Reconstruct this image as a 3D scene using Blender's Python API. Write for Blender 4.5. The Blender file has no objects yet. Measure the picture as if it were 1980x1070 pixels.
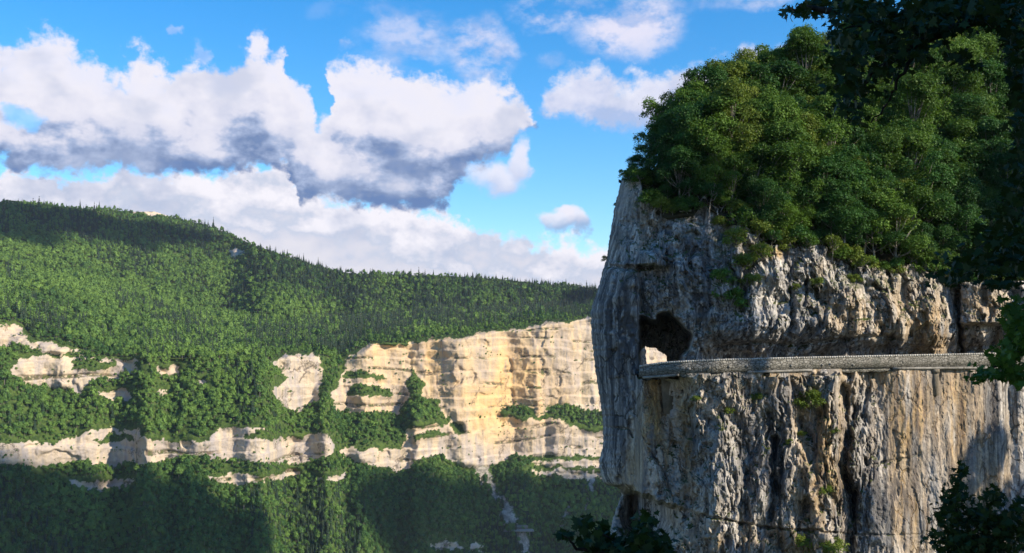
import bpy, math, time
import numpy as np
T0 = time.time()
scn = bpy.context.scene
COL = scn.collection
F = 2123.0; CX = 990.0; HZ = 680.0            # focal length in photo pixels, centre column, eye-level row
RNG = np.random.default_rng(7)
S = np.array([0.80, -0.36, 0.47]); S /= np.linalg.norm(S)   # direction to the sun: behind the camera, to the right

# ------------------------------------------------------------------ helpers
def ray(px, py, Y):
    px, py, Y = np.broadcast_arrays(np.asarray(px, float), np.asarray(py, float), np.asarray(Y, float))
    return np.stack([(px - CX) / F * Y, Y, (HZ - py) / F * Y], -1)

def sst(a, b, x):
    t = np.clip((x - a) / (b - a), 0, 1)
    return t * t * (3 - 2 * t)

def curve(pts, x):
    p = np.array(pts, float)
    return np.interp(x, p[:, 0], p[:, 1])

_pr = np.random.default_rng(3)
PERM = _pr.permutation(256).astype(np.int32)
PERM = np.concatenate([PERM, PERM])
GRAD = _pr.normal(size=(256, 3)); GRAD /= np.linalg.norm(GRAD, axis=1)[:, None]
GRAD = GRAD.astype(np.float32)

def pnoise(x, y, z):
    x, y, z = np.broadcast_arrays(*[np.asarray(a, np.float32) for a in (x, y, z)])
    ix, iy, iz = np.floor(x), np.floor(y), np.floor(z)
    fx, fy, fz = x - ix, y - iy, z - iz
    ix = ix.astype(np.int32) & 255; iy = iy.astype(np.int32) & 255; iz = iz.astype(np.int32) & 255
    u = fx * fx * fx * (fx * (fx * 6 - 15) + 10)
    v = fy * fy * fy * (fy * (fy * 6 - 15) + 10)
    w = fz * fz * fz * (fz * (fz * 6 - 15) + 10)
    out = 0
    for a in (0, 1):
        for b in (0, 1):
            for c in (0, 1):
                h = PERM[PERM[PERM[(ix + a) & 255] + ((iy + b) & 255)] + ((iz + c) & 255)]
                g = GRAD[h]
                d = g[..., 0] * (fx - a) + g[..., 1] * (fy - b) + g[..., 2] * (fz - c)
                out = out + d * (u if a else 1 - u) * (v if b else 1 - v) * (w if c else 1 - w)
    return out * 1.6

def fbm(x, y, z, o=4, g=0.5):
    r = 0; a = 1.0; s = 1.0
    for k in range(o):
        r = r + a * pnoise(x * s + 17.3 * k, y * s + 5.1 * k, z * s + 9.7 * k)
        a *= g; s *= 2.03
    return r

def inpoly(px, py, poly):
    p = np.array(poly, float); n = len(p)
    ins = np.zeros(np.broadcast(px, py).shape, bool)
    j = n - 1
    for i in range(n):
        xi, yi = p[i]; xj, yj = p[j]
        if yi != yj:
            c = ((yi > py) != (yj > py)) & (px < (xj - xi) * (py - yi) / (yj - yi) + xi)
            ins ^= c
        j = i
    return ins

def gblur(a, r, axis):
    """three box blurs of radius r (edge-padded) = about a gaussian"""
    if r < 1: return a
    for _ in range(3):
        pad = [(0, 0)] * a.ndim; pad[axis] = (r + 1, r)
        c = np.cumsum(np.pad(a, pad, mode='edge'), axis=axis)
        n = 2 * r + 1
        sl1 = [slice(None)] * a.ndim; sl2 = [slice(None)] * a.ndim
        sl1[axis] = slice(n, None); sl2[axis] = slice(0, -n)
        a = (c[tuple(sl1)] - c[tuple(sl2)]) / n
    return a

def mesh_from(name, V, faces_flat, sizes, smooth=False):
    me = bpy.data.meshes.new(name)
    V = np.asarray(V, np.float32).reshape(-1, 3)
    ff = np.asarray(faces_flat, np.int32).ravel(); sizes = np.asarray(sizes, np.int32)
    me.vertices.add(len(V)); me.vertices.foreach_set('co', V.ravel())
    me.loops.add(len(ff)); me.loops.foreach_set('vertex_index', ff)
    me.polygons.add(len(sizes))
    st = np.concatenate([[0], np.cumsum(sizes)[:-1]]).astype(np.int32)
    me.polygons.foreach_set('loop_start', st); me.polygons.foreach_set('loop_total', sizes)
    me.update(calc_edges=True)
    if smooth:
        me.polygons.foreach_set('use_smooth', np.ones(len(sizes), bool))
    return me

def link(name, me, mat=None, parent=None, loc=None):
    o = bpy.data.objects.new(name, me); COL.objects.link(o)
    if mat is not None and me is not None: me.materials.append(mat)
    if parent is not None: o.parent = parent
    if loc is not None: o.location = loc
    return o

def tag(o, label=None, cat=None, group=None, kind=None):
    if label: o['label'] = label
    if cat: o['category'] = cat
    if group: o['group'] = group
    if kind: o['kind'] = kind
    return o

def attr(me, name, arr, dom='POINT', typ='FLOAT'):
    a = me.attributes.new(name, typ, dom)
    a.data.foreach_set('value', np.asarray(arr, np.float32 if typ == 'FLOAT' else np.int32).ravel())

def grid(V, keep=None):
    nr, nc = V.shape[:2]
    i = np.arange(nr * nc).reshape(nr, nc)
    q = np.stack([i[:-1, :-1], i[1:, :-1], i[1:, 1:], i[:-1, 1:]], -1)
    if keep is not None: q = q[keep]
    q = q.reshape(-1, 4)
    return q

class MB:
    """collects pieces, links them as one mesh object"""
    def __init__(s): s.V = []; s.F = []; s.n = 0
    def add(s, V, Fc):
        V = np.asarray(V, float).reshape(-1, 3)
        s.V.append(V); s.F += [[k + s.n for k in f] for f in Fc]; s.n += len(V)
    def box(s, c, d, rz=0.0, taper=1.0):
        x, y, z = [k / 2 for k in d]
        v = np.array([[-x, -y, -z], [x, -y, -z], [x, y, -z], [-x, y, -z], [-x * taper, -y * taper, z], [x * taper, -y * taper, z], [x * taper, y * taper, z], [-x * taper, y * taper, z]])
        R = np.array([[math.cos(rz), -math.sin(rz), 0], [math.sin(rz), math.cos(rz), 0], [0, 0, 1]])
        s.add(v @ R.T + np.array(c), [[0, 3, 2, 1], [4, 5, 6, 7], [0, 1, 5, 4], [1, 2, 6, 5], [2, 3, 7, 6], [3, 0, 4, 7]])
    def tube(s, P, r, n=6):
        P = np.asarray(P, float); r = np.broadcast_to(np.asarray(r, float), (len(P),))
        rings = []
        for k in range(len(P)):
            d = P[min(k + 1, len(P) - 1)] - P[max(k - 1, 0)]; d = d / (np.linalg.norm(d) + 1e-9)
            a = np.cross(d, [0, 0, 1] if abs(d[2]) < .9 else [1, 0, 0]); a /= np.linalg.norm(a); b = np.cross(d, a)
            t = np.arange(n) / n * 2 * math.pi
            rings.append(P[k] + r[k] * (np.cos(t)[:, None] * a + np.sin(t)[:, None] * b))
        Fc = []
        for k in range(len(P) - 1):
            for i in range(n):
                j = (i + 1) % n
                Fc.append([k * n + i, k * n + j, (k + 1) * n + j, (k + 1) * n + i])
        Fc.append(list(range(n - 1, -1, -1))); Fc.append([(len(P) - 1) * n + i for i in range(n)])
        s.add(np.concatenate(rings), Fc)
    def mesh(s, name, smooth=False):
        return mesh_from(name, np.concatenate(s.V), [k for f in s.F for k in f], [len(f) for f in s.F], smooth)
    def build(s, name, mat, parent=None, smooth=False):
        return link(name, s.mesh(name, smooth), mat, parent)

# ------------------------------------------------------------------ materials
class NT:
    def __init__(s, tree): s.t = tree; s.n = tree.nodes; s.l = tree.links
    def node(s, typ, **kw):
        n = s.n.new(typ)
        for k, v in kw.items(): setattr(n, k, v)
        return n
    def put(s, sock, v):
        if hasattr(v, 'is_output'): s.l.new(v, sock)
        else: sock.default_value = v
    def math(s, op, a, b=None, c=None, clamp=False):
        n = s.node('ShaderNodeMath', operation=op, use_clamp=clamp)
        for i, v in enumerate((a, b, c)):
            if v is not None: s.put(n.inputs[i], v)
        return n.outputs[0]
    def rng(s, v, a, b, c=0.0, d=1.0, smooth=True):
        n = s.node('ShaderNodeMapRange', interpolation_type='SMOOTHSTEP' if smooth else 'LINEAR')
        s.put(n.inputs[0], v); n.inputs[1].default_value = a; n.inputs[2].default_value = b
        s.put(n.inputs[3], c); s.put(n.inputs[4], d)
        return n.outputs[0]
    def mix(s, f, a, b, blend='MIX'):
        n = s.node('ShaderNodeMix', data_type='RGBA', blend_type=blend)
        s.put(n.inputs[0], f)
        for k, v in ((6, a), (7, b)):
            if not hasattr(v, 'is_output') and len(v) == 3: v = (*v, 1)
            s.put(n.inputs[k], v)
        return n.outputs[2]
    def noise(s, vec, scale, detail=4, rough=.55, dist=0.0, dim='3D'):
        n = s.node('ShaderNodeTexNoise', noise_dimensions=dim)
        s.put(n.inputs['Vector'], vec); n.inputs['Scale'].default_value = scale
        n.inputs['Detail'].default_value = detail; n.inputs['Roughness'].default_value = rough; n.inputs['Distortion'].default_value = dist
        return n.outputs[0]
    def mapping(s, vec, scale=(1, 1, 1), loc=(0, 0, 0)):
        n = s.node('ShaderNodeMapping'); s.put(n.inputs[0], vec)
        n.inputs['Scale'].default_value = scale; n.inputs['Location'].default_value = loc
        return n.outputs[0]
    def attr(s, name, typ='GEOMETRY'):
        n = s.node('ShaderNodeAttribute', attribute_name=name, attribute_type=typ)
        return n.outputs['Fac']

def new_mat(name, rough=.9, spec=.15):
    m = bpy.data.materials.new(name); m.use_nodes = True
    nt = NT(m.node_tree); b = m.node_tree.nodes['Principled BSDF']
    b.inputs['Roughness'].default_value = rough
    b.inputs['Specular IOR Level'].default_value = spec
    return m, nt, b

def mat_rock_near():
    m, t, b = new_mat('weathered_limestone', .92, .12)
    g = t.node('ShaderNodeTexCoord').outputs['Object']
    st = t.attr('stain'); bl = t.attr('bleach')
    s1 = t.noise(t.mapping(g, (1.1, 1.1, .10)), 1.0, 5, .6, .4)
    s2 = t.noise(t.mapping(g, (2.6, 2.6, .16), (9, 3, 1)), 1.0, 4, .6, .6)
    big = t.noise(g, .16, 4, .6)
    fine = t.noise(g, 3.2, 6, .7)
    base = t.mix(t.rng(s1, .36, .66), (.155, .158, .165), (.53, .505, .47))
    base = t.mix(t.math('MULTIPLY', t.rng(big, .48, .66), .5), base, (.54, .43, .29))
    s3 = t.noise(t.mapping(g, (2.0, 2.0, .09), (31, 3, 1)), 1.0, 5, .65, .3)
    s4 = t.noise(t.mapping(g, (1.5, 1.5, .14), (3, 51, 1)), 1.0, 5, .65, .3)
    base = t.mix(t.math('MULTIPLY', t.rng(s4, .54, .63), .75), base, (.70, .66, .60))
    base = t.mix(t.math('MULTIPLY', t.rng(s3, .54, .63), .88), base, (.055, .054, .056))
    base = t.mix(t.math('MULTIPLY', t.rng(s2, .60, .72), .6), base, (.08, .08, .083))
    vor = t.node('ShaderNodeTexVoronoi', feature='DISTANCE_TO_EDGE'); t.put(vor.inputs['Vector'], t.mapping(t.mix(.05, g, t.mix(1.0, t.noise(g, .9, 4), (20, 20, 20), 'MULTIPLY')), (.75, .75, .30))); vor.inputs['Scale'].default_value = 1.0
    crack = t.math('MULTIPLY', t.rng(vor.outputs[0], .045, .012), t.rng(t.noise(g, .5, 3), .45, .55))
    base = t.mix(t.math('MULTIPLY', crack, .8), base, (.03, .028, .026))
    och = t.mix(t.rng(s2, .40, .66), (.56, .38, .16), (.30, .175, .065))
    base = t.mix(t.math('MULTIPLY', st, t.rng(s1, .30, .55, .45, 1.0)), base, och)
    base = t.mix(t.math('MULTIPLY', bl, t.rng(s2, .7, .45)), base, (.50, .47, .43))
    base = t.mix(t.math('MULTIPLY', t.rng(fine, .42, .60, .75, 0.0), 1.0), base, t.mix(.5, base, (.10, .10, .10)))
    nz = t.node('ShaderNodeSeparateXYZ'); t.l.new(t.node('ShaderNodeNewGeometry').outputs['Normal'], nz.inputs[0])
    moss = t.math('MULTIPLY', t.rng(nz.outputs[2], .45, .8), t.rng(t.noise(g, 1.0, 4), .42, .6))
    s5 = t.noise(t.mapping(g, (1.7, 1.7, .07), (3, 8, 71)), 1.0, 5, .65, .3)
    base = t.mix(t.math('MULTIPLY', t.attr('dark_streak_shade'), t.rng(s5, .40, .56)), base, (.045, .045, .05))
    base = t.mix(moss, base, (.06, .075, .02))
    base = t.mix(t.attr('moss'), base, t.mix(t.rng(fine, .4, .6), (.03, .045, .012), (.09, .10, .03)))
    t.l.new(base, b.inputs['Base Color'])
    bp = t.node('ShaderNodeBump'); bp.inputs['Strength'].default_value = .7; bp.inputs['Distance'].default_value = .15
    h = t.math('ADD', t.math('ADD', t.noise(t.mapping(g, (1, 1, .5)), 3.0, 6, .7), t.math('MULTIPLY', s2, .6)), t.math('MULTIPLY', crack, -1.2))
    t.l.new(h, bp.inputs['Height']); t.l.new(bp.outputs[0], b.inputs['Normal'])
    return m

def mat_rock_far():
    m, t, b = new_mat('pale_limestone_wall', .95, .1)
    g = t.node('ShaderNodeTexCoord').outputs['Object']
    rock = t.attr('rock'); scree = t.attr('scree'); warm = t.attr('warm')
    s1 = t.noise(t.mapping(g, (.10, .05, .012)), 1.0, 5, .62, .5)
    s2 = t.noise(t.mapping(g, (.25, .1, .02), (3, 7, 0)), 1.0, 4, .6)
    lay = t.noise(t.mapping(g, (.01, .01, .22), (1, 2, 3)), 1.0, 4, .6)
    big = t.noise(g, .011, 5, .6)
    fine = t.noise(g, .16, 5, .7)
    base = t.mix(t.rng(s1, .36, .64), (.35, .315, .30), (.52, .43, .315))
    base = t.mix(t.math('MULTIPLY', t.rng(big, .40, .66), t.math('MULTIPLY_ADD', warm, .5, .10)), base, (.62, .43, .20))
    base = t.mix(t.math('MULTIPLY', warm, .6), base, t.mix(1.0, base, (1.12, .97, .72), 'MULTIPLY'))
    base = t.mix(t.math('MULTIPLY', t.rng(s2, .58, .74), .75), base, (.24, .235, .25))
    base = t.mix(t.math('MULTIPLY', t.rng(lay, .60, .72), .45), base, (.30, .25, .20))
    base = t.mix(t.math('MULTIPLY', t.rng(fine, .60, .74), .7), base, (.13, .14, .06))
    vor = t.node('ShaderNodeTexVoronoi', feature='DISTANCE_TO_EDGE'); t.put(vor.inputs['Vector'], t.mapping(t.mix(.04, g, t.mix(1.0, fine, (900, 900, 900), 'MULTIPLY')), (.030, .02, .021))); vor.inputs['Scale'].default_value = 1.0
    crack = t.math('MULTIPLY', t.rng(vor.outputs[0], .035, .012), t.rng(t.noise(g, .02, 3), .48, .56))
    base = t.mix(t.math('MULTIPLY', crack, .75), base, (.09, .075, .06))
    base = t.mix(t.math('MULTIPLY', t.attr('ledge'), t.rng(fine, .38, .52)), base, t.mix(t.rng(s2, .4, .6), (.07, .085, .03), (.13, .10, .07)))
    soil = t.mix(t.rng(fine, .4, .6), (.03, .055, .014), (.07, .11, .026))
    sc = t.mix(t.rng(fine, .38, .62), (.16, .15, .125), (.36, .33, .28))
    c = t.mix(scree, soil, sc)
    c = t.mix(rock, c, base)
    t.l.new(c, b.inputs['Base Color'])
    bp = t.node('ShaderNodeBump'); bp.inputs['Strength'].default_value = .5; bp.inputs['Distance'].default_value = 1.4
    h = t.math('ADD', fine, t.math('ADD', s2, t.math('MULTIPLY', lay, .8)))
    t.l.new(h, bp.inputs['Height']); t.l.new(bp.outputs[0], b.inputs['Normal'])
    return m

def mat_leaf(name, dark, light, instancer=False, trans=.25):
    m = bpy.data.materials.new(name); m.use_nodes = True
    t = NT(m.node_tree); b = t.n['Principled BSDF']; out = t.n['Material Output']
    b.inputs['Roughness'].default_value = .6; b.inputs['Specular IOR Level'].default_value = .2
    if instancer:
        f = t.attr('tint', 'INSTANCER')
    else:
        f = t.node('ShaderNodeObjectInfo').outputs['Random']
    sh = t.attr('leaf')
    f = t.math('ADD', t.math('MULTIPLY', f, .65), t.math('MULTIPLY', sh, .45), clamp=True)
    c = t.mix(f, dark, light)
    t.l.new(c, b.inputs['Base Color'])
    if trans > 0:
        tr = t.node('ShaderNodeBsdfTranslucent'); t.l.new(t.mix(.5, c, (light[0] * 1.2, light[1] * 1.3, light[2] * .6)), tr.inputs[0])
        mx = t.node('ShaderNodeMixShader'); mx.inputs[0].default_value = trans
        t.l.new(b.outputs[0], mx.inputs[1]); t.l.new(tr.outputs[0], mx.inputs[2]); t.l.new(mx.outputs[0], out.inputs[0])
    return m

def mat_bark(name, a, c):
    m, t, b = new_mat(name, .95, .1)
    g = t.node('ShaderNodeTexCoord').outputs['Object']
    t.l.new(t.mix(t.rng(t.noise(t.mapping(g, (6, 6, 1.2)), 1.5, 4), .38, .62), a, c), b.inputs['Base Color'])
    return m

def mat_plain(name, a, c, scale=1.0, streak=True, bump=.05):
    m, t, b = new_mat(name, .92, .12)
    g = t.node('ShaderNodeTexCoord').outputs['Object']
    n1 = t.noise(g, scale, 6, .7)
    col = t.mix(t.rng(n1, .35, .65), a, c)
    if streak:
        s2 = t.noise(t.mapping(g, (2.2, 2.2, .2)), 1.0, 4, .6)
        col = t.mix(t.math('MULTIPLY', t.rng(s2, .54, .70), .7), col, tuple(k * .3 for k in a))
    t.l.new(col, b.inputs['Base Color'])
    if bump:
        bp = t.node('ShaderNodeBump'); bp.inputs['Strength'].default_value = .6; bp.inputs['Distance'].default_value = bump
        t.l.new(t.noise(g, scale * 3, 5, .7), bp.inputs['Height']); t.l.new(bp.outputs[0], b.inputs['Normal'])
    return m

def mat_masonry():
    m, t, b = new_mat('coursed_stone_masonry', .92, .12)
    g = t.node('ShaderNodeTexCoord').outputs['Object']
    v = t.node('ShaderNodeTexVoronoi', feature='DISTANCE_TO_EDGE'); t.put(v.inputs['Vector'], t.mapping(g, (3.6, 3.6, 5.2))); v.inputs['Scale'].default_value = 1.0
    v2 = t.node('ShaderNodeTexVoronoi'); t.put(v2.inputs['Vector'], t.mapping(g, (3.6, 3.6, 5.2))); v2.inputs['Scale'].default_value = 1.0
    sx = t.node('ShaderNodeSeparateColor'); t.l.new(v2.outputs['Color'], sx.inputs[0])
    col = t.mix(sx.outputs[0], (.15, .145, .125), (.26, .25, .222))
    col = t.mix(t.rng(v.outputs[0], .02, .09, 1.0, 0.0), col, (.07, .07, .06))
    s2 = t.noise(t.mapping(g, (.8, .8, .25)), 1.0, 4, .6)
    col = t.mix(t.math('MULTIPLY', t.rng(s2, .5, .68), .7), col, (.12, .125, .105))
    t.l.new(col, b.inputs['Base Color'])
    bp = t.node('ShaderNodeBump'); bp.inputs['Strength'].default_value = .8; bp.inputs['Distance'].default_value = .08
    t.l.new(t.rng(v.outputs[0], 0, .12), bp.inputs['Height']); t.l.new(bp.outputs[0], b.inputs['Normal'])
    return m

M_ROCK = mat_rock_near(); M_FAR = mat_rock_far()
M_LEAF = mat_leaf('beech_leaves', (.022, .064, .010), (.120, .220, .032))
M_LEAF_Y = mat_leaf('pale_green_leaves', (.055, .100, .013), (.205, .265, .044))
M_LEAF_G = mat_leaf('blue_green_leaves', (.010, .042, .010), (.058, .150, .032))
M_LEAF_SHADED = mat_leaf('shaded_maple_leaves', (.008, .018, .005), (.030, .062, .012), trans=.2)  # near-black leaf colour: the foreground shade is put into it
M_FARB = mat_leaf('distant_broadleaf', (.018, .076, .022), (.170, .290, .055), True, .12)
M_FARC = mat_leaf('distant_conifer', (.014, .034, .020), (.040, .072, .032), True, 0)
M_BARK = mat_bark('grey_bark', (.12, .11, .095), (.30, .28, .25))
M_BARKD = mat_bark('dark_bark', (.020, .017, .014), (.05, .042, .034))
M_SOIL = mat_plain('leaf_litter', (.018, .018, .010), (.04, .036, .02), .6, False, .1)
M_CONC = mat_plain('weathered_concrete', (.16, .155, .138), (.28, .27, .245), 1.2)
M_MASON = mat_masonry()
M_COPE = mat_plain('pale_coping_stone', (.28, .27, .24), (.46, .45, .41), 1.5)
M_PIER = mat_plain('stained_concrete', (.13, .115, .09), (.24, .21, .165), .9)
M_ROAD = mat_plain('asphalt', (.045, .045, .045), (.065, .064, .06), 2.0, False, .01)
M_GROUND = mat_plain('wooded_ground', (.02, .035, .012), (.05, .07, .02), .02, False, 0)
M_CLOUD = bpy.data.materials.new('cloud_vapour'); M_CLOUD.use_nodes = True
M_CLOUD.node_tree.nodes['Principled BSDF'].inputs['Base Color'].default_value = (.8, .8, .82, 1)
M_CLOUD.node_tree.nodes['Principled BSDF'].inputs['Roughness'].default_value = 1

# ------------------------------------------------------------------ far side of the valley
SKY_L = [(-120, 398), (0, 396), (80, 397), (150, 406), (240, 411), (300, 413), (340, 425), (400, 439), (440, 455), (500, 481), (560, 500), (620, 519), (670, 531), (740, 533), (850, 536), (960, 542), (1050, 552), (1150, 560), (1350, 575)]
L2 = [(-120, 552), (0, 548), (100, 546), (170, 552), (250, 583), (330, 604), (440, 626), (560, 630), (700, 615), (850, 609), (1000, 601), (1145, 594), (1350, 585)]
CT = [(-120, 640), (0, 640), (60, 660), (160, 690), (300, 694), (450, 694), (525, 698), (560, 690), (622, 686), (672, 692), (720, 665), (790, 668), (806, 661), (891, 654), (987, 638), (1083, 622), (1141, 613), (1350, 588)]
ROCK = [
 [(525, 701), (553, 690), (600, 686), (622, 686), (620, 740), (618, 775), (600, 778), (585, 795), (566, 800), (548, 780), (520, 770), (531, 750), (548, 738), (556, 728), (535, 712)],
 [(672, 692), (690, 680), (720, 665), (760, 668), (790, 670), (806, 660), (850, 656), (891, 654), (923, 646), (987, 638), (1040, 630), (1083, 622), (1141, 613), (1220, 600), (1350, 590), (1350, 840), (1110, 826), (1000, 812), (872, 805), (785, 800), (758, 797), (700, 800), (649, 792), (642, 766), (655, 740), (665, 715)],
 [(656, 870), (700, 868), (780, 867), (785, 845), (790, 824), (864, 820), (872, 800), (1000, 812), (1110, 826), (1350, 838), (1350, 892), (1136, 884), (1030, 881), (985, 884), (944, 902), (896, 900), (848, 881), (800, 892), (790, 910), (760, 906), (699, 897), (665, 885)],
 [(-120, 856), (0, 855), (40, 857), (97, 859), (127, 850), (145, 846), (184, 832), (272, 828), (272, 850), (378, 855), (408, 850), (421, 828), (479, 826), (520, 828), (530, 848), (580, 850), (609, 836), (640, 841), (646, 868), (640, 882), (600, 892), (522, 899), (457, 890), (378, 881), (307, 894), (206, 903), (145, 892), (114, 899), (53, 903), (0, 898), (-120, 900)],
 [(130, 930), (180, 932), (240, 925), (262, 930), (215, 948), (170, 950), (140, 942)],
 [(404, 922), (450, 918), (520, 922), (560, 908), (580, 910), (575, 920), (530, 932), (460, 935), (420, 934)],
 [(600, 925), (670, 920), (675, 927), (610, 932)],
 [(-120, 620), (0, 627), (25, 630), (45, 640), (55, 650), (60, 668), (45, 662), (25, 664), (10, 670), (0, 675), (-120, 680)],
 [(60, 660), (100, 665), (130, 672), (158, 680), (120, 686), (80, 684), (60, 672)],
 [(24, 715), (35, 695), (60, 690), (145, 690), (185, 694), (215, 693), (245, 695), (265, 697), (263, 722), (255, 722), (245, 708), (230, 735), (195, 728), (180, 735), (165, 745), (150, 775), (140, 752), (110, 757), (90, 748), (50, 745), (48, 732), (25, 730)],
 [(190, 758), (215, 755), (240, 752), (255, 765), (245, 775), (225, 778), (200, 770)],
 [(307, 760), (325, 757), (330, 768), (312, 770)],
 [(303, 710), (325, 712), (345, 708), (345, 722), (320, 728), (305, 722)],
 [(382, 735), (405, 735), (403, 745), (388, 747)],
 [(1030, 893), (1160, 890), (1200, 905), (1060, 903), (1035, 900)],
 [(1028, 910), (1090, 908), (1165, 914), (1200, 930), (1090, 924), (1030, 918)],
 [(838, 1052), (862, 1043), (890, 1048), (893, 1062), (865, 1065), (842, 1064)],
 [(908, 1050), (935, 1050), (930, 1068), (905, 1066)],
 [(250, 404), (300, 407), (330, 412), (326, 419), (290, 416), (255, 413)],
 [(440, 484), (452, 480), (468, 488), (466, 497), (446, 494)],
]
VEG = [
 [(797, 713), (812, 735), (822, 745), (815, 765), (845, 775), (865, 815), (860, 822), (780, 828), (770, 800), (788, 780), (795, 760), (785, 742)],
 [(668, 752), (690, 741), (720, 748), (750, 755), (762, 768), (740, 767), (700, 765), (668, 763)],
 [(665, 720), (700, 716), (742, 726), (745, 735), (700, 730), (668, 735)],
 [(965, 795), (985, 785), (1010, 783), (1036, 790), (1040, 806), (1052, 806), (1056, 790), (1100, 782), (1130, 792), (1200, 800), (1200, 832), (1140, 835), (1110, 825), (1080, 812), (1050, 814), (1000, 812), (970, 805)],
 [(795, 838), (850, 832), (865, 845), (800, 850)],
 [(180, 850), (220, 838), (262, 838), (265, 850), (230, 856), (185, 857)],
 [(475, 835), (520, 830), (565, 835), (570, 850), (520, 850), (478, 846)],
 [(135, 700), (150, 692), (180, 695), (200, 700), (225, 700), (230, 712), (180, 716), (140, 716)],
 [(868, 812), (890, 820), (905, 835), (888, 840), (870, 828)],
]
SCREE = [[(910, 900), (948, 903), (952, 930), (977, 965), (1002, 1000), (1014, 1014), (972, 1014), (966, 980), (948, 950), (922, 922)],
 [(1138, 925), (1150, 925), (1146, 950), (1136, 985), (1130, 985), (1138, 950)], [(1000, 1030), (1020, 1032), (1022, 1070), (1008, 1080)],
 [(1090, 975), (1098, 978), (1092, 1010), (1084, 1030), (1080, 1025), (1088, 1000)]]
fpx = np.arange(-110, 1340, 1.8); fpy = np.arange(1200, 380, -1.5)       # rows run upwards
PX, PY = np.meshgrid(fpx, fpy)
wx = PX + 7 * fbm(PX / 18, PY / 18, 1.5, 5, .6); wy = PY + 6 * fbm(PX / 18, PY / 18, 7.5, 5, .6)
rock = np.zeros(PX.shape, bool)
for p in ROCK: rock |= inpoly(wx, wy, p)
for p in VEG: rock &= ~inpoly(wx, wy, p)
scree = np.zeros(PX.shape, bool)
for p in SCREE: scree |= inpoly(wx, wy, p)
scree &= ~rock
skyl = curve(SKY_L, PX); l2 = curve(L2, PX) + 5 * fbm(PX / 60, 3.3, .5, 3); ct = curve(CT, PX)
vv = (HZ - PY) / F
yct0 = curve([(-120, 1230), (300, 1390), (600, 1510), (900, 1640), (1160, 1770), (1340, 1860)], fpx)
yl2 = curve([(-120, 1760), (300, 1960), (700, 2250), (1340, 2650)], fpx)
kp = np.maximum(((curve(CT, fpx) - l2[0]) / F) / np.log(yl2 / yct0), .03)[None, :]
tanA = np.where(PY < l2, .46, np.where(PY < ct, vv + kp, .85))
# a bench of flat ground sits behind the shoulder line on the left
tanA = np.where((PY < l2) & (PY > l2 - 9) & (PX < 480), vv + .05, tanA)
rk = gblur(gblur(rock.astype(float), 1, 0), 1, 1)
tanA = tanA * (1 - rk) + 7.0 * rk
mtn = np.where(PY < ct, 1.0, 0.0)
r0 = int(np.argmin(abs(fpy - 690)))
Yf = np.zeros(PX.shape)
Yf[r0] = yct0 + 30 * fbm(fpx / 170, 2.2, .3, 3) + curve([(-120, 0), (620, 0), (650, 26), (680, 0), (1340, 0)], fpx)
for r in range(r0 + 1, len(fpy)):
    Z = vv[r - 1] * Yf[r - 1]; Yf[r] = (Z - Yf[r - 1] * tanA[r]) / (vv[r] - tanA[r])
for r in range(r0 - 1, -1, -1):
    Z = vv[r + 1] * Yf[r + 1]; Yf[r] = (Z - Yf[r + 1] * tanA[r]) / (vv[r] - tanA[r])
Yf = np.where((np.arange(len(fpy)) > r0)[:, None] & (PY < ct), gblur(Yf, 14, 1), gblur(Yf, 6, 1))
Yf = gblur(Yf, 1, 0)
Xw = (PX - CX) / F * Yf; Zw = vv * Yf
rk2 = gblur(gblur(rock.astype(float), 2, 0), 2, 1)
def tri(a): return np.abs((a % 1.0) - .5) * 2
facet = (tri(Xw / 150 + .5 * fbm(Xw / 200, .7, Zw / 700, 3)) - .5) * (10 + 12 * sst(560, 700, PX)) + (tri(Xw / 47 + .5 * fbm(Xw / 70, 4.7, Zw / 120, 3)) - .5) * 7 + 14
lz = Zw / 17 + .6 * fbm(Xw / 170, 1.7, Zw / 60, 3)
ledge = np.floor(lz) * 1.0 + sst(.0, .22, lz % 1.0)
lineq = sst(.16, .05, np.abs((lz % 1.0) - .12)) * sst(.02, .25, fbm(Xw / 60, 3.7, np.floor(lz) * 2.3, 3))
strata = ledge * .0 + sst(.0, .2, lz % 1.0) * 2.2 * (1 - lz % 1.0) * 2 + fbm(Xw / 22, 2.7, Zw / 26, 5, .65) * 2.2 + 3.5 * sst(.22, .36, fbm(Xw / 34, 7.7, Zw / 50, 3)) + 2.5 * lineq
Yf = Yf + rk2 * (strata + facet - 14) + (1 - rk2) * fbm(Xw / 120, Yf / 120, 3, 3) * np.where(PY < ct, 28, 14)
FARV = ray(PX, PY, Yf)
keep = (PY < 2000) & (PY > skyl - 2)
kc = keep[:-1, :-1]
q = grid(FARV, kc)
# back of the ridge: a skirt running down and away from the skyline
me = mesh_from('terrain', FARV, q, np.full(len(q), 4), True)
attr(me, 'rock', gblur(gblur(rock.astype(float), 0, 0), 0, 1)); attr(me, 'scree', scree.astype(float))
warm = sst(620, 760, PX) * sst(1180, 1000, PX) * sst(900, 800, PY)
attr(me, 'warm', warm); attr(me, 'ledge', lineq * sst(.1, .5, rk))
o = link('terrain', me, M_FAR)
tag(o, 'wooded mountain with pale limestone cliff bands across the valley', 'mountain', kind='structure')

sk = []
bx = np.arange(-120, 1350, 25.0)
for c in bx:
    j = int(np.clip(np.searchsorted(fpx, c), 0, len(fpx) - 1)); i = int(np.argmax(fpy < curve(SKY_L, c))) - 1
    p = FARV[i, j]
    sk.append([p + np.array([0, 25 * k + .12 * k * k * 25, -4 - 1.2 * k * k * (1 + .12 * k)]) for k in range(0, 16)])
sk = np.array(sk)
q = grid(sk); me = mesh_from('mountain', sk, q, np.full(len(q), 4), True); attr(me, 'rock', np.zeros(len(me.vertices)))
tag(link('mountain', me, M_FAR), 'far side of the wooded ridge falling away behind the skyline', 'mountain', kind='structure')

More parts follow.
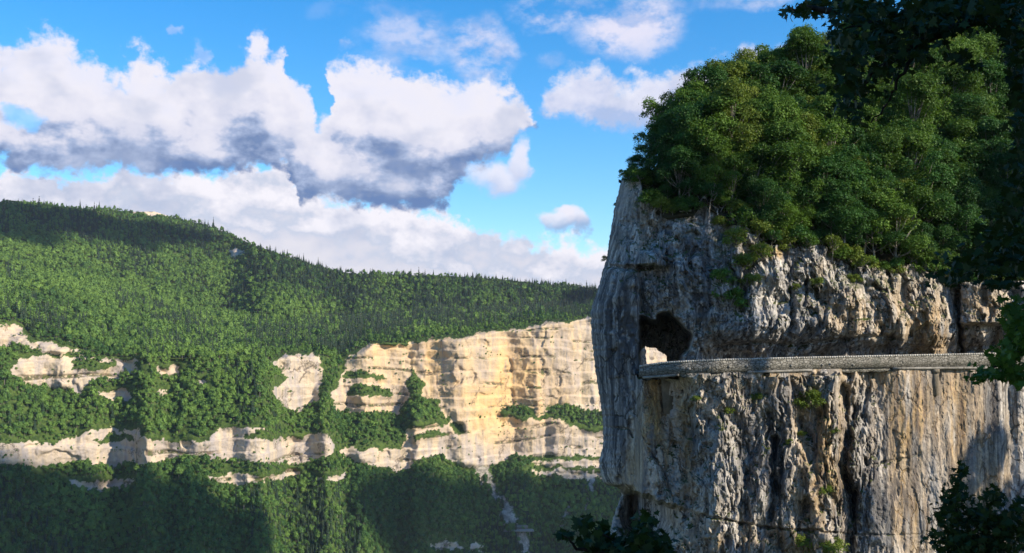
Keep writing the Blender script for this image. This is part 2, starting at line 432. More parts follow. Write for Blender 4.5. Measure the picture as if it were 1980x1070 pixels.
# wooded ground to the horizon, well under everything
g = np.linspace(-1, 1, 61); g = np.sign(g) * np.abs(g) ** 2 * 30000
GX, GY = np.meshgrid(g, g)
gv = np.stack([GX, GY, -330 - 60 * np.abs(fbm(GX / 900, GY / 900, .5, 3)) - 0 * GX], -1)
q = grid(gv)
tag(link('ground', mesh_from('ground', gv, q, np.full(len(q), 4), True), M_GROUND), 'wooded valley floor reaching to the horizon', 'ground', kind='structure')
print('far terrain', round(time.time() - T0, 1))

# ------------------------------------------------------------------ far forest (geometry-node instances of small trees)
PROTO = bpy.data.collections.new('forest_kinds')

def leaf_quads(P, N, size, rng, aspect=1.0):
    """diamond leaves at P with normals N"""
    n = len(P)
    N = N / (np.linalg.norm(N, axis=1)[:, None] + 1e-9)
    a = np.cross(N, rng.normal(size=(n, 3))); a /= np.linalg.norm(a, axis=1)[:, None] + 1e-9
    b = np.cross(N, a)
    s = np.broadcast_to(size, (n,))[:, None]
    bend = N * s * .25
    V = np.stack([P + a * s, P + b * s * aspect * .7 - bend, P - a * s, P - b * s * aspect * .7 - bend], 1).reshape(-1, 3)
    return V, np.arange(n * 4).reshape(n, 4)

def far_tree(name, kind, seed):
    rng = np.random.default_rng(seed)
    if kind == 'b':
        n = 420
        d = rng.normal(size=(n, 3)); d /= np.linalg.norm(d, axis=1)[:, None]
        d[:, 2] = np.where(d[:, 2] < -.35, -d[:, 2], d[:, 2])
        lump = 1 + .62 * fbm(d[:, 0] * 1.5 + seed * 3, d[:, 1] * 1.5, d[:, 2] * 1.5, 3)
        P = d * lump[:, None] * np.array([3.7, 3.7, 3.9]) * rng.uniform(.75, 1, n)[:, None] + [0, 0, 5.6]
        V, Q = leaf_quads(P, d + rng.normal(size=(n, 3)) * .45 + [0, 0, .25], rng.uniform(.42, .95, n), rng, 1.2)
        lv = np.repeat(np.clip(rng.normal(.45, .25, n), 0, 1), 4)
        tr = MB(); tr.tube([[0, 0, -2], [.1, 0, 4.5]], [.28, .15], 5)
        mat = M_FARB
    else:
        P = []; Nn = []; H = 13.0; sz = []
        for k in range(11):
            f = k / 10; z = 1.6 + f * (H - 2.2); r = 2.5 * (1 - f) ** .9 + .18
            m = max(4, int(13 * (1 - f) + 4))
            for i in range(m):
                t = 2 * math.pi * (i + rng.uniform(-.3, .3)) / m + k
                rr = r * rng.uniform(.7, 1.12)
                P.append([rr * .62 * math.cos(t), rr * .62 * math.sin(t), z - rr * .22 + rng.uniform(-.2, .2)])
                Nn.append([math.cos(t) * .75, math.sin(t) * .75, .8]); sz.append(rr * .42 + .3)
        P.append([0, 0, H - .3]); Nn.append([1, .2, 0]); sz.append(.55)
        P = np.array(P); Nn = np.array(Nn); n = len(P)
        V, Q = leaf_quads(P, Nn + rng.normal(size=(n, 3)) * .15, np.array(sz), rng, 1.3)
        lv = np.repeat(np.clip(rng.normal(.3, .2, n), 0, 1), 4)
        tr = MB(); tr.tube([[0, 0, -2], [0, 0, H - .6]], [.25, .05], 5)
        mat = M_FARC
    me = mesh_from(name, np.concatenate([V] + tr.V), list(Q.ravel()) + [k + len(V) for f in tr.F for k in f], [4] * len(Q) + [len(f) for f in tr.F])
    me.materials.append(mat); me.materials.append(M_BARK)
    mi = np.zeros(len(me.polygons), np.int32); mi[len(Q):] = 1; me.polygons.foreach_set('material_index', mi)
    attr(me, 'leaf', np.concatenate([lv, np.zeros(len(tr.V[0]))]))
    ob = bpy.data.objects.new(name, me); PROTO.objects.link(ob)

NB, NC = 6, 4
for k in range(NB): far_tree('kind_a%d' % k, 'b', 10 + k)
for k in range(NC): far_tree('kind_b%d' % k, 'c', 40 + k)

def forest_nodes():
    ng = bpy.data.node_groups.new('plant_forest', 'GeometryNodeTree')
    ng.interface.new_socket('Geometry', in_out='INPUT', socket_type='NodeSocketGeometry')
    ng.interface.new_socket('Geometry', in_out='OUTPUT', socket_type='NodeSocketGeometry')
    N = ng.nodes; Lk = ng.links
    i = N.new('NodeGroupInput'); o = N.new('NodeGroupOutput')
    ci = N.new('GeometryNodeCollectionInfo'); ci.inputs['Collection'].default_value = PROTO
    ci.inputs['Separate Children'].default_value = True; ci.inputs['Reset Children'].default_value = True
    ip = N.new('GeometryNodeInstanceOnPoints'); ip.inputs['Pick Instance'].default_value = True
    def na(name, typ):
        a = N.new('GeometryNodeInputNamedAttribute'); a.data_type = typ; a.inputs[0].default_value = name
        return [s for s in a.outputs if s.enabled and s.name == 'Attribute'][0]
    Lk.new(i.outputs[0], ip.inputs['Points']); Lk.new(ci.outputs[0], ip.inputs['Instance'])
    Lk.new(na('kind', 'INT'), ip.inputs['Instance Index'])
    Lk.new(na('size', 'FLOAT_VECTOR'), ip.inputs['Scale'])
    cx = N.new('ShaderNodeCombineXYZ'); Lk.new(na('turn', 'FLOAT'), cx.inputs[2])
    er = N.new('FunctionNodeEulerToRotation'); Lk.new(cx.outputs[0], er.inputs[0])
    Lk.new(er.outputs[0], ip.inputs['Rotation'])
    Lk.new(ip.outputs[0], o.inputs[0])
    return ng
FOREST_NG = forest_nodes()

def plant(name, P, kind, size, tint, label):
    me = bpy.data.meshes.new(name); me.vertices.add(len(P)); me.vertices.foreach_set('co', np.asarray(P, np.float32).ravel())
    attr(me, 'kind', kind, typ='INT'); a_ = me.attributes.new('size', 'FLOAT_VECTOR', 'POINT'); sz_ = np.asarray(size)[:, None] * np.exp(RNG.normal(0, .16, (len(P), 3))) * np.array([.95, .95, 1.05]); a_.data.foreach_set('vector', sz_.astype(np.float32).ravel()); attr(me, 'turn', RNG.uniform(0, 6.28, len(P))); attr(me, 'tint', tint)
    me.update()
    o = link(name, me); md = o.modifiers.new('trees', 'NODES'); md.node_group = FOREST_NG
    tag(o, label, 'forest', kind='stuff')
    return o

V00 = FARV[:-1, :-1]; e1 = FARV[1:, :-1] - V00; e2 = FARV[:-1, 1:] - V00
harea = np.abs(e1[..., 0] * e2[..., 1] - e1[..., 1] * e2[..., 0]); area3 = np.linalg.norm(np.cross(e1, e2), axis=-1)
ea = np.maximum(harea, .35 * area3)
cpx = PX[:-1, :-1]; cpy = PY[:-1, :-1]
free = kc & ~(rk[:-1, :-1] > .35) & ~scree[:-1, :-1] & (cpx < 1230)
tot = np.where(free, ea, 0)
spacing = np.where(cpy < ct[:-1, :-1], 25.0, 14.0)
lam = tot / spacing
cnt = RNG.poisson(np.minimum(lam, 6))
# lone shrubs on ledges and cracks of the rock
shrub = kc & (rk[:-1, :-1] > .5) & (cpx < 1230) & (fbm(cpx / 40, cpy / 9, 4.1, 3) > .42)
cnt2 = RNG.poisson(np.where(shrub, .05, 0))
def emit(cn):
    ii, jj = np.nonzero(cn); rep = cn[ii, jj]; ii = np.repeat(ii, rep); jj = np.repeat(jj, rep)
    a = RNG.uniform(0, 1, len(ii))[:, None]; b = RNG.uniform(0, 1, len(ii))[:, None]
    return ii, jj, V00[ii, jj] + e1[ii, jj] * a + e2[ii, jj] * b
ii, jj, P = emit(cnt)
x, y = cpx[ii, jj], cpy[ii, jj]
upper = y < ct[:-1, :-1][ii, jj]
edge = np.clip(gblur(gblur(rock.astype(float), 4, 0), 4, 1)[:-1, :-1][ii, jj] * 3, 0, 1)
con_f = .15 + .60 * fbm(P[:, 0] / 160, P[:, 1] / 160, .7, 3)
con_f = con_f + np.where(y < curve(SKY_L, x) + 60, .30, 0) + np.where((y > curve(L2, x) - 4) & upper & (x > 470), .35, 0) + np.where(upper & (x > 660) & (y < curve(L2, x)), .18, 0)
con_f = np.where(~upper, con_f - .06, con_f) - edge * .5
con = RNG.uniform(0, 1, len(x)) < con_f
kind = np.where(con, NB + RNG.integers(0, NC, len(x)), RNG.integers(0, NB, len(x)))
size = RNG.lognormal(0, .26, len(x)) * np.where(con, .95, .78) * np.where(upper, 1.0, .86) * np.where(y < curve(SKY_L, x) + 10, .72, 1) * (1 - .62 * edge)
sun_patch = sst(.2, .7, fbm(P[:, 0] / 110, P[:, 1] / 110, 5.5, 2)) * (y > curve(L2, x) - 60) * (x < 470) * upper  # sunlit patches put into the tree tint on the left shoulder
tint = np.clip(RNG.normal(.46, .27, len(x)) + .30 * (upper & (y > curve(SKY_L, x) + 70) & (y < curve(L2, x) + 40)) + .55 * fbm(P[:, 0] / 140, P[:, 1] / 140, 2.5, 3) + .75 * sun_patch - .16 * (y > 900), 0, 1)  # mid slope tinted as if sunlit, low valley as if shaded
ii2, jj2, P2 = emit(cnt2)
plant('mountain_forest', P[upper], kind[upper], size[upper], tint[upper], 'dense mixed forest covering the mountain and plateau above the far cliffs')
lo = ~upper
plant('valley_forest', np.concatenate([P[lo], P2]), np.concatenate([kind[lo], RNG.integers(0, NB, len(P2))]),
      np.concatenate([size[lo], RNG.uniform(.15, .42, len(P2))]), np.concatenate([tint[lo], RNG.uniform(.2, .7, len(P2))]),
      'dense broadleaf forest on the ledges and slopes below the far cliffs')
print('forest trees', len(P), len(P2), round(time.time() - T0, 1))

# concrete gallery roof on the scree
def far_point(px, py):
    j = int(np.argmin(abs(fpx - px))); i = int(np.argmin(abs(fpy - py))); return FARV[i, j]
p = far_point(1002, 1026)
gal = link('rockfall_gallery', None, loc=p); gal.empty_display_size = 5
tag(gal, 'pale concrete rockfall gallery at the foot of the scree chute', 'gallery')
mb = MB(); w = 60 / F * p[1]; mb.box((0, -6, 1.2), (w, 13, 2.4), taper=.93); mb.build('roof_slab', M_CONC, gal)
mb = MB(); mb.box((0, 1.2, 4.6), (w * .62, 2, 5.5)); mb.build('rear_wall', M_MASON, gal)
for k in range(6):
    mb = MB(); mb.box((-w * .36 + k * w * .144, -10.5, -2.8), (1.0, 1.0, 5.6)); mb.build('column', M_CONC, gal)

# ------------------------------------------------------------------ near cliff
LS = [(300, 1203), (345, 1203), (353, 1201), (359, 1199), (407, 1187), (478, 1176), (505, 1172), (515, 1168), (534, 1163), (564, 1155), (602, 1142), (658, 1144), (714, 1151), (771, 1160), (818, 1166), (862, 1166), (891, 1158), (920, 1161), (936, 1170), (945, 1198), (957, 1202), (997, 1187), (1026, 1180), (1066, 1180), (1140, 1175)]
EDGE = [(1190, 345), (1203, 353), (1238, 362), (1245, 398), (1291, 421), (1342, 414), (1355, 395), (1362, 386), (1370, 402), (1387, 412), (1443, 448), (1490, 485), (1544, 476), (1604, 487), (1655, 517), (1720, 533), (1762, 520), (1801, 540), (1851, 556), (1971, 553), (2150, 550)]
SHELF = [(1140, 738), (1240, 724), (1320, 718), (1450, 714), (1700, 709), (1950, 707), (2100, 706)]
YP = [(1140, 94), (1240, 89.6), (1320, 87.6), (1380, 87.4), (1450, 88.4), (1700, 93), (1980, 99), (2110, 102)]
YW = [(1140, 97.5), (1240, 93.8), (1340, 91.4), (1420, 91.2), (1600, 94.4), (1850, 99.5), (2110, 104.5)]
ALC = [(1239, 614), (1248, 616), (1257, 622), (1269, 623), (1274, 609), (1291, 607), (1308, 618), (1321, 633), (1338, 648), (1330, 672), (1314, 690), (1314, 730), (1237, 730), (1237, 672), (1239, 644)]
HOLE = [(1239, 677), (1248, 670), (1263, 674), (1270.5, 678), (1283.5, 682.5), (1287.7, 689), (1289, 712), (1238, 716)]

def cliff_depth(px, py, L):
    e = curve(EDGE, px); sh = curve(SHELF, px)
    yw = curve(YW, px); yp = curve(YP, px)
    b = sst(1226, 1246, px)
    # above the road: leans back to the rim, overhangs the carriageway
    up = yw + 3.2 * sst(560, 400, py) + sst(1330, 1420, px) * ((2.8 - 1.8 * sst(1540, 1640, px)) * sst(628, 690, py) - .9 * sst(520, 620, py) * sst(690, 650, py))
    up = up - 1.2 * sst(470, 505, py) * sst(522, 512, py) * sst(1310, 1260, px)
    up = up + 1.1 * sst(508, 520, py) * sst(560, 530, py) * sst(1320, 1270, px)
    # block right of the tall crack stands forward, with a roof over a dark slot
    up = up - 1.3 * sst(1846, 1856, px) * sst(632, 622, py) + .8 * sst(1846, 1856, px) * sst(622, 634, py)
    up = up - 1.1 * sst(1640, 1720, px) * sst(1840, 1800, px) * sst(560, 600, py) * sst(700, 650, py)
    # below the road
    lo = yp + 1.0 * sst(760, 1060, py) * -1.0
    lo = lo + 3.2 * np.exp(-((px - 1285 - (py - 740) * .16) / 42) ** 2) * sst(722, 740, py) * sst(1010, 900, py)
    lo = lo - 1.6 * np.exp(-((px - 1600) / 45) ** 2) + .8 * np.exp(-((px - 1690) / 40) ** 2)
    lo = lo + .8 * np.exp(-((px - 1955) / 14) ** 2)
    pe = py - .32 * (px - 1200) * (px > 1200) + 6 * fbm(px / 16, py / 40, 3.3, 3)
    but = curve([(330, 0), (600, -1.4), (730, -1.2), (860, -1.5), (940, -1.0), (952, 3.0), (1000, 4.2), (1100, 3.0)], pe)   # the buttress itself
    base_b = yw + 3.2 * sst(560, 400, py) + but
    above = py < sh
    d = np.where(above, up, lo)
    d = base_b * (1 - b) + np.where(above, d, d) * b
    # dark cave under the foot of the buttress
    d = d + 14 * np.exp(-((px - 1248) / 48) ** 2) * sst(940, 950, pe) * sst(1085, 1000, py)
    q = np.clip((px - L) / 48, 0, 1)
    d = d + 4.5 * (1 - np.sqrt(1 - (1 - q) ** 2))
    return d, above

rows = np.arange(318, 1130, 1.05); ncol = 900
L = curve(LS, rows); L = gblur(L, 1, 0) + 1.6 * fbm(rows / 9, 1.1, 2.2, 3)
NP_Y = np.repeat(rows[:, None], ncol, 1); s = np.linspace(0, 1, ncol) ** 1.06
NP_X = L[:, None] + (2110 - L[:, None]) * s[None, :]
D, above = cliff_depth(NP_X, NP_Y, L[:, None])
wxn = NP_X + 3 * fbm(NP_X / 14, NP_Y / 14, 2.2, 3); wyn = NP_Y + 3 * fbm(NP_X / 14, NP_Y / 14, 5.2, 3)
al = inpoly(wxn, wyn, ALC).astype(float); al = gblur(gblur(al, 2, 0), 2, 1)
X = (NP_X - CX) / F * D; Z = (HZ - NP_Y) / F * D
# relief: flutes, pockets and ledges
lowm = (~above).astype(float) * sst(1300, 1345, NP_X)
right = sst(1660, 1720, NP_X)
warpx = X + .8 * fbm(X / 3.0, .4, Z / 5.0, 3)
fl = np.abs(fbm(warpx / 3.0, 1.3, Z / 10, 5, .58))
fl2 = np.abs(fbm(warpx / 1.1, 8.3, Z / 4.0, 4, .6))
blk = fbm(X / 3.4, D / 8, Z / 4.6, 4)
pit = fbm(X / .85, D / 3, Z / 1.0, 4, .6)
led = np.abs(fbm(X / 6, 3.1, Z / 1.3, 3))
frac = 1 - np.abs(fbm(warpx / 1.4, D / 4, Z / 2.4, 5, .6)) * 2.2
shard = np.abs(fbm((warpx + .35 * Z) / 1.3, 3.3, (Z - .3 * X) / 3.2, 4, .6))
dd = .85 * blk + .13 * pit + .30 * np.maximum(frac, 0) ** 3 - .25 + .28 * shard
dd = dd + lowm * ((1.35 - .8 * right) * fl + (.65 - .3 * right) * fl2 - .8)
upm = above.astype(float)
lo_n = fbm(X / 7, 2.9, Z / 7, 3)
F1 = tri(X / 4.6 + Z / 13 + .55 * lo_n); F2 = tri(Z / 3.6 - X / 10 + .5 * fbm(X / 6, 5.9, Z / 6, 3)); F3 = tri(X / 1.9 - Z / 4.2 + .6 * fbm(X / 3, 8.9, Z / 3, 3))
slab = sst(1440, 1540, NP_X)
dd = dd + upm * ((.6 - .35 * slab) * fl + (.40 - .25 * slab) * fl2 + .35 * led - .45 + (.4 + .6 * slab) * (1.25 * F1 + .8 * F2 + .5 * F3 - 1.2))
dd = dd + lowm * (1 - right) * (.7 * F1 + .45 * F2 + .4 * F3 - .75)
smooth_l = sst(1320, 1280, NP_X) * (~above)
dd = dd * (1 - .45 * smooth_l) + smooth_l * (.5 * np.abs(fbm((warpx + Z * .35) / 1.2, 6.1, Z / 9, 3)))
dd = dd + .5 * np.maximum(0, pit - .55) * 2.0                      # dark pockets
dd = dd + sst(.2, .6, fbm(X / 1.6, 9.9, Z / 2.6, 3)) * .5
GRV = [  # cracks and chimneys: polyline, half width, depth
 ([(1851, 548), (1853, 600), (1856, 650), (1862, 692)], 4.5, 2.6), ([(1632, 755), (1640, 830), (1630, 900), (1645, 980), (1640, 1070)], 11, 2.4),
 ([(1360, 995), (1430, 1012), (1500, 1022), (1575, 1026), (1640, 1032)], 2.2, .8), ([(1500, 850), (1494, 900), (1500, 960), (1492, 1000)], 8, 1.6),
 ([(1945, 735), (1952, 800), (1948, 900), (1955, 1070)], 9, 1.1), ([(1170, 514), (1200, 517), (1235, 519), (1262, 516)], 4, 1.6), ([(1236, 520), (1240, 560), (1238, 600)], 5, 1.2),
 ([(1730, 835), (1735, 870), (1732, 905)], 5, .9), ([(1690, 900), (1705, 895), (1725, 893), (1780, 878)], 2.5, .9), ([(1660, 1034), (1730, 1036), (1800, 1030)], 2, .7),
 ([(1405, 668), (1470, 662), (1540, 668), (1600, 660), (1680, 650), (1740, 656)], 4.0, .7), ([(1690, 552), (1700, 560), (1712, 563)], 4, 1.3), ([(1580, 560), (1586, 590)], 4, 1.0),
 ([(1560, 545), (1558, 575), (1553, 590)], 4, 1.0), ([(1168, 826), (1215, 830), (1225, 845)], 2, .8), ([(1225, 760), (1245, 850), (1290, 930), (1310, 1000)], 3, .5),
 ([(1450, 480), (1440, 540), (1430, 600)], 10, 1.4), ([(1620, 900), (1655, 960), (1650, 1000)], 6, 1.3), ([(1760, 930), (1775, 980), (1785, 1060)], 2, .5)]
for pl, wd, dp in GRV:
    dist = np.full(NP_X.shape, 1e9)
    for (x0, y0), (x1, y1) in zip(pl[:-1], pl[1:]):
        ux, uy = x1 - x0, y1 - y0; tt = np.clip(((wxn - x0) * ux + (wyn - y0) * uy) / (ux * ux + uy * uy), 0, 1)
        dist = np.minimum(dist, np.hypot(wxn - x0 - tt * ux, wyn - y0 - tt * uy))
    dd = dd + dp * np.exp(-(dist / wd) ** 2)
def blocks(u, w, seed):
    cu = np.floor(u); hu = np.abs(np.sin(cu * 127.1 + seed)) * 43758.5; hu = hu - np.floor(hu)
    cw = np.floor(w + 7.3 * hu); hw = np.abs(np.sin(cu * 269.5 + cw * 183.3 + seed)) * 43758.5
    return hw - np.floor(hw)
bfac = sst(1275, 1215, NP_X)
wz = .45 * fbm(X / 2.2, 1.9, Z / 2.2, 4, .6); wq = .45 * fbm(X / 2.0, 6.9, Z / 2.6, 4, .6)
bk = blocks(X / 1.25 + wz, Z / 2.9 + wq, 1.0) * .55 + blocks(X / .55 + wz * 1.6, Z / 1.25 + wq * 1.6, 5.0) * .28
dd = dd + (bk - .4) * (1 - .5 * lowm) * (1 - .7 * bfac)
dd = dd * (1 - .55 * bfac) + bfac * (.55 * np.abs(fbm((X + .25 * D) / 1.5, 2.2, Z / 12, 4, .5)) - .15)
dd = dd * (1 - .80 * right * lowm) + right * lowm * (.6 * fbm(X / 4.5, 3.2, Z / 14, 3) + .25 * np.abs(fbm(X / 1.6, 3.2, Z / 12, 3)))
q = np.clip((NP_X - L[:, None]) / 20, 0, 1)
D2 = D + dd * (.3 + .7 * q)
D2 = D2 + al * (9.0 + 1.0 * pit)
# concrete and masonry are set into the face just under the parapet: keep the rock behind them
par_zone = ((~above) & (NP_Y < curve(SHELF, NP_X) + 16)).astype(float) * sst(1236, 1246, NP_X)
D2 = np.where(par_zone > 0, np.maximum(D2, curve(YP, NP_X) - .25 - .45 * sst(.1, .5, pit) * sst(4, 9, NP_Y - curve(SHELF, NP_X))), D2)
NV = ray(NP_X, NP_Y, D2)
# the far side of the buttress, running back from its left silhouette
nb = 14
back = []
for k in range(nb, 0, -1):
    dY = 1.2 * k + .12 * k * k
    Yb = D2[:, 0] + dY
    xb = (NP_X[:, 0] + .9 * k + .45 * k * k + 2 * fbm(rows / 30, k * .3, .2, 2)) 
    back.append(ray(xb, rows, Yb))
NVB = np.concatenate([np.stack(back, 1), NV], 1)
keepc = np.ones((len(rows) - 1, NVB.shape[1] - 1), bool)
hole = inpoly(wxn, wyn, HOLE)
keepc[:, nb:] &= ~hole[:-1, :-1]
rim = NP_Y > curve(EDGE, NP_X) - 10
keepc[:, nb:] &= rim[:-1, :-1]
keepc[:, :nb] &= (rows > 345)[:-1, None]
q4 = grid(NVB, keepc)
me = mesh_from('cliff', NVB, q4, np.full(len(q4), 4), True)
def ext(a): return np.concatenate([np.repeat(a[:, :1], nb, 1), a], 1)
stain = np.zeros(NP_X.shape)
for cx_, cy_, rx_, ry_, a_ in [(1285, 830, 55, 110, 1.0), (1225, 900, 30, 60, .6), (1320, 960, 25, 110, .6), (1745, 850, 60, 170, .55), (1870, 850, 70, 150, .6), (1560, 800, 60, 60, .35), (1600, 920, 50, 130, .75), (1505, 730, 30, 30, .7), (1500, 490, 18, 12, .9), (1800, 640, 60, 60, .75), (1710, 620, 60, 60, .45), (1730, 735, 70, 30, .6), (1520, 1050, 90, 30, .6), (1900, 590, 60, 40, .35)]:
    stain = np.maximum(stain, a_ * np.exp(-(((wxn - cx_) / rx_) ** 2 + ((wyn - cy_) / ry_) ** 2) ** 1.5))
for cx_, cy_, rx_, ry_, a_ in [(1400, 1040, 60, 40, .6), (1560, 720, 120, 26, .6), (1450, 760, 60, 40, .4), (1900, 960, 60, 100, .7), (1760, 1000, 60, 70, .6), (1755, 800, 50, 120, .9), (1850, 820, 60, 130, .85), (1275, 800, 40, 120, 1.0), (1320, 930, 34, 130, .9), (1590, 860, 50, 130, .8), (1640, 600, 60, 50, .4), (1350, 900, 20, 100, .5)]:
    stain = np.maximum(stain, a_ * np.exp(-(((wxn - cx_) / rx_) ** 2 + ((wyn - cy_) / ry_) ** 2) ** 1.5))
stain = stain * sst(-.55, .2, fbm(X / 1.2, 7.7, Z / 7, 3) + .1)
bleach = np.zeros(NP_X.shape)
for cx_, cy_, rx_, ry_, a_ in [(1297, 800, 16, 80, .9), (1400, 780, 80, 50, .4), (1355, 960, 30, 90, .45), (1215, 400, 25, 60, .5), (1190, 1010, 14, 50, .5), (1380, 450, 20, 50, .5), (1700, 880, 14, 120, .7), (1820, 900, 18, 120, .6), (1880, 880, 16, 100, .6), (1460, 960, 20, 70, .6), (1310, 900, 12, 120, .8), (1440, 900, 60, 60, .25)]:
    bleach = np.maximum(bleach, a_ * np.exp(-(((wxn - cx_) / rx_) ** 2 + ((wyn - cy_) / ry_) ** 2) ** 1.5))
moss = np.zeros(NP_X.shape)
for cx_, cy_, rx_, ry_, a_ in [(1430, 470, 50, 50, .9), (1420, 560, 40, 40, .7), (1250, 400, 30, 25, .9), (1470, 770, 25, 12, .7), (1565, 770, 25, 30, .7), (1340, 440, 40, 25, .5), (1590, 550, 30, 20, .6), (1680, 545, 60, 14, .7), (1600, 950, 25, 25, .5), (1355, 800, 50, 40, .3)]:
    moss = np.maximum(moss, a_ * np.exp(-(((wxn - cx_) / rx_) ** 2 + ((wyn - cy_) / ry_) ** 2) ** 1.5))
moss = moss * sst(-.1, .3, pit)
dark_streak_shade = np.zeros(NP_X.shape)  # dark rock streaks, plus shade painted over the left buttress
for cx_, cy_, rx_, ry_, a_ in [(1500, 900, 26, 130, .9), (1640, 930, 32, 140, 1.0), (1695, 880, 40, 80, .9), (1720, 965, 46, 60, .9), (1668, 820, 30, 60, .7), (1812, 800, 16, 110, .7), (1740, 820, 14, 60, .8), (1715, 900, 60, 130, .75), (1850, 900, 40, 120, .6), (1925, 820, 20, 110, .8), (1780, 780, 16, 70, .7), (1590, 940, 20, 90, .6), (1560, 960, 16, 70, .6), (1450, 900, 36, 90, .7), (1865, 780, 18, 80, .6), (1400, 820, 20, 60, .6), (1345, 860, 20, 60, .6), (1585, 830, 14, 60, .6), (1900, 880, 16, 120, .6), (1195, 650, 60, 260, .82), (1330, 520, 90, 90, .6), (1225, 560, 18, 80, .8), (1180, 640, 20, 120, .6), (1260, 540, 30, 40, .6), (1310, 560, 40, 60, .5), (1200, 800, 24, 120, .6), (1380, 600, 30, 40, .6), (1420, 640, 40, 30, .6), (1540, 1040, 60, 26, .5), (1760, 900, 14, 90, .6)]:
    dark_streak_shade = np.maximum(dark_streak_shade, a_ * np.exp(-(((wxn - cx_) / rx_) ** 2 + ((wyn - cy_) / ry_) ** 2) ** 1.5))
attr(me, 'stain', ext(stain)); attr(me, 'bleach', ext(bleach)); attr(me, 'moss', ext(moss))
attr(me, 'dark_streak_shade', ext(dark_streak_shade))
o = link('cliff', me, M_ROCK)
tag(o, 'near limestone cliff with a tunnel through its buttress and a road along it', 'cliff', kind='structure')
print('cliff', round(time.time() - T0, 1))

# ------------------------------------------------------------------ wooded hillside on the cliff top
HS_TAN = .95
TERR_SKY = [(1190, 352), (1215, 345), (1260, 330), (1300, 290), (1350, 250), (1400, 220), (1500, 175), (1600, 145), (1800, 95), (2110, 40)]
def hill_Y(px, py):
    e = curve(EDGE, px); ye = curve(YW, px) + 3.0 * sst(560, 400, e) + 4.0 * sst(1275, 1205, px)
    z = (HZ - e) / F * ye; v = (HZ - py) / F
    return np.where(py < e, (z - ye * HS_TAN) / (v - HS_TAN), ye + (py - e) * .02)
hx = np.arange(1196, 2110, 5.0); tt = np.linspace(0, 1, 90)
HX = np.repeat(hx[None, :], 90, 0)
bot = curve(EDGE, HX) + 4; top = np.minimum(curve(TERR_SKY, HX), bot - 6)
HY = bot + (top - bot) * tt[:, None]
HYY = hill_Y(HX, HY) + .7 * fbm(HX / 40, HY / 40, .9, 3)
HV = ray(HX, HY, HYY)
ext_rows = [HV[-1:] * (1 + .04 * k) + np.array([.5 * k, 0, -.75 * k]) for k in range(1, 9)]
HV = np.concatenate([HV] + ext_rows, 0)
q4 = grid(HV); me = mesh_from('hillside', HV, q4, np.full(len(q4), 4), True)
tag(link('hillside', me, M_SOIL), 'steep shaded woodland floor on top of the near cliff', 'hillside', kind='structure')

def make_tree(kind, seed):
    """a trunk mesh with limbs and a crown mesh of leaf clumps, base at the origin"""
    rng = np.random.default_rng(seed)
    H = {'round': 6.6, 'tall': 8.0, 'flat': 5.8, 'bush': 2.2}[kind]
    R = {'round': 2.6, 'tall': 2.2, 'flat': 2.9, 'bush': 1.5}[kind]
    tr = MB(); lean = rng.normal(size=2) * .35
    n = 7; zz = np.linspace(-.6, H * .8, n)
    P = np.stack([lean[0] * (zz / H) ** 2 * 2 + np.cumsum(rng.normal(0, .06, n)), lean[1] * (zz / H) ** 2 * 2 + np.cumsum(rng.normal(0, .06, n)), zz], 1)
    tr.tube(P, np.linspace(.15 if kind != 'bush' else .06, .035, n), 6)
    cl = []
    nl = {'round': 26, 'tall': 26, 'flat': 19, 'bush': 8}[kind]
    for k in range(nl):
        f = rng.uniform(.22, 1.0) if kind != 'flat' else rng.uniform(.45, 1.0)
        if k < 3: f = .95
        prof = {'round': math.sin(min(1, (f + .12)) * math.pi * .85) ** .6, 'tall': math.sin(min(1, f + .1) * math.pi * .9) ** .7, 'flat': .5 + .55 * (1 - abs(f - .7)), 'bush': 1 - .5 * f}[kind]
        t = k * 2.4 + rng.uniform(-.5, .5); rr = R * prof * rng.uniform(.35, 1.12)
        c = np.array([rr * math.cos(t), rr * math.sin(t), H * (.18 + .76 * f) if kind != 'bush' else H * (.2 + .6 * f)])
        b0 = P[int(np.clip((.3 + .5 * f) * (n - 1), 1, n - 1))]
        c[:2] += b0[:2]
        mid = (b0 + c) / 2 + np.array([0, 0, -.25])
        if rng.uniform() < .7: tr.tube([b0, mid, c], [.05, .035, .012], 4)
        cl.append((c, rng.uniform(.34, 1.12) * (1.0 if kind != 'bush' else .6)))
    Ps = []; Ns = []; Lf = []
    for c, r in cl:
        m = int(900 * r * r)
        d = rng.normal(size=(m, 3)); d /= np.linalg.norm(d, axis=1)[:, None]
        d[:, 2] = np.where((d[:, 2] < 0) & (rng.uniform(size=m) < .6), -d[:, 2], d[:, 2])
        lum = 1 + .6 * fbm(d[:, 0] * 2 + c[0], d[:, 1] * 2 + c[1], d[:, 2] * 2 + seed, 2)
        q_ = d * (rng.uniform(.35, 1.0, m) ** .5 * lum)[:, None] * np.array([r * 1.1, r * 1.1, r * .74])
        q_ *= np.where(rng.uniform(size=m) < .14, rng.uniform(1.1, 1.5, m), 1.0)[:, None]
        q_[:, 2] -= .18 * (q_[:, 0] ** 2 + q_[:, 1] ** 2) / r
        Ps.append(c + q_); Ns.append(d * .55 + rng.normal(size=(m, 3)) * .45 + np.array([0, 0, .55]))
        Lf.append(np.clip(rng.normal(.45 + rng.uniform(-.3, .3), .18, m), 0, 1))
    Ps = np.concatenate(Ps); Ns = np.concatenate(Ns); Lf = np.concatenate(Lf)
    V, Q = leaf_quads(Ps, Ns, rng.uniform(.05, .11, len(Ps)), rng, 1.1)
    cm = mesh_from('crown', V, Q, np.full(len(Q), 4)); attr(cm, 'leaf', np.repeat(Lf, 4))
    return tr.mesh('trunk', True), cm, H

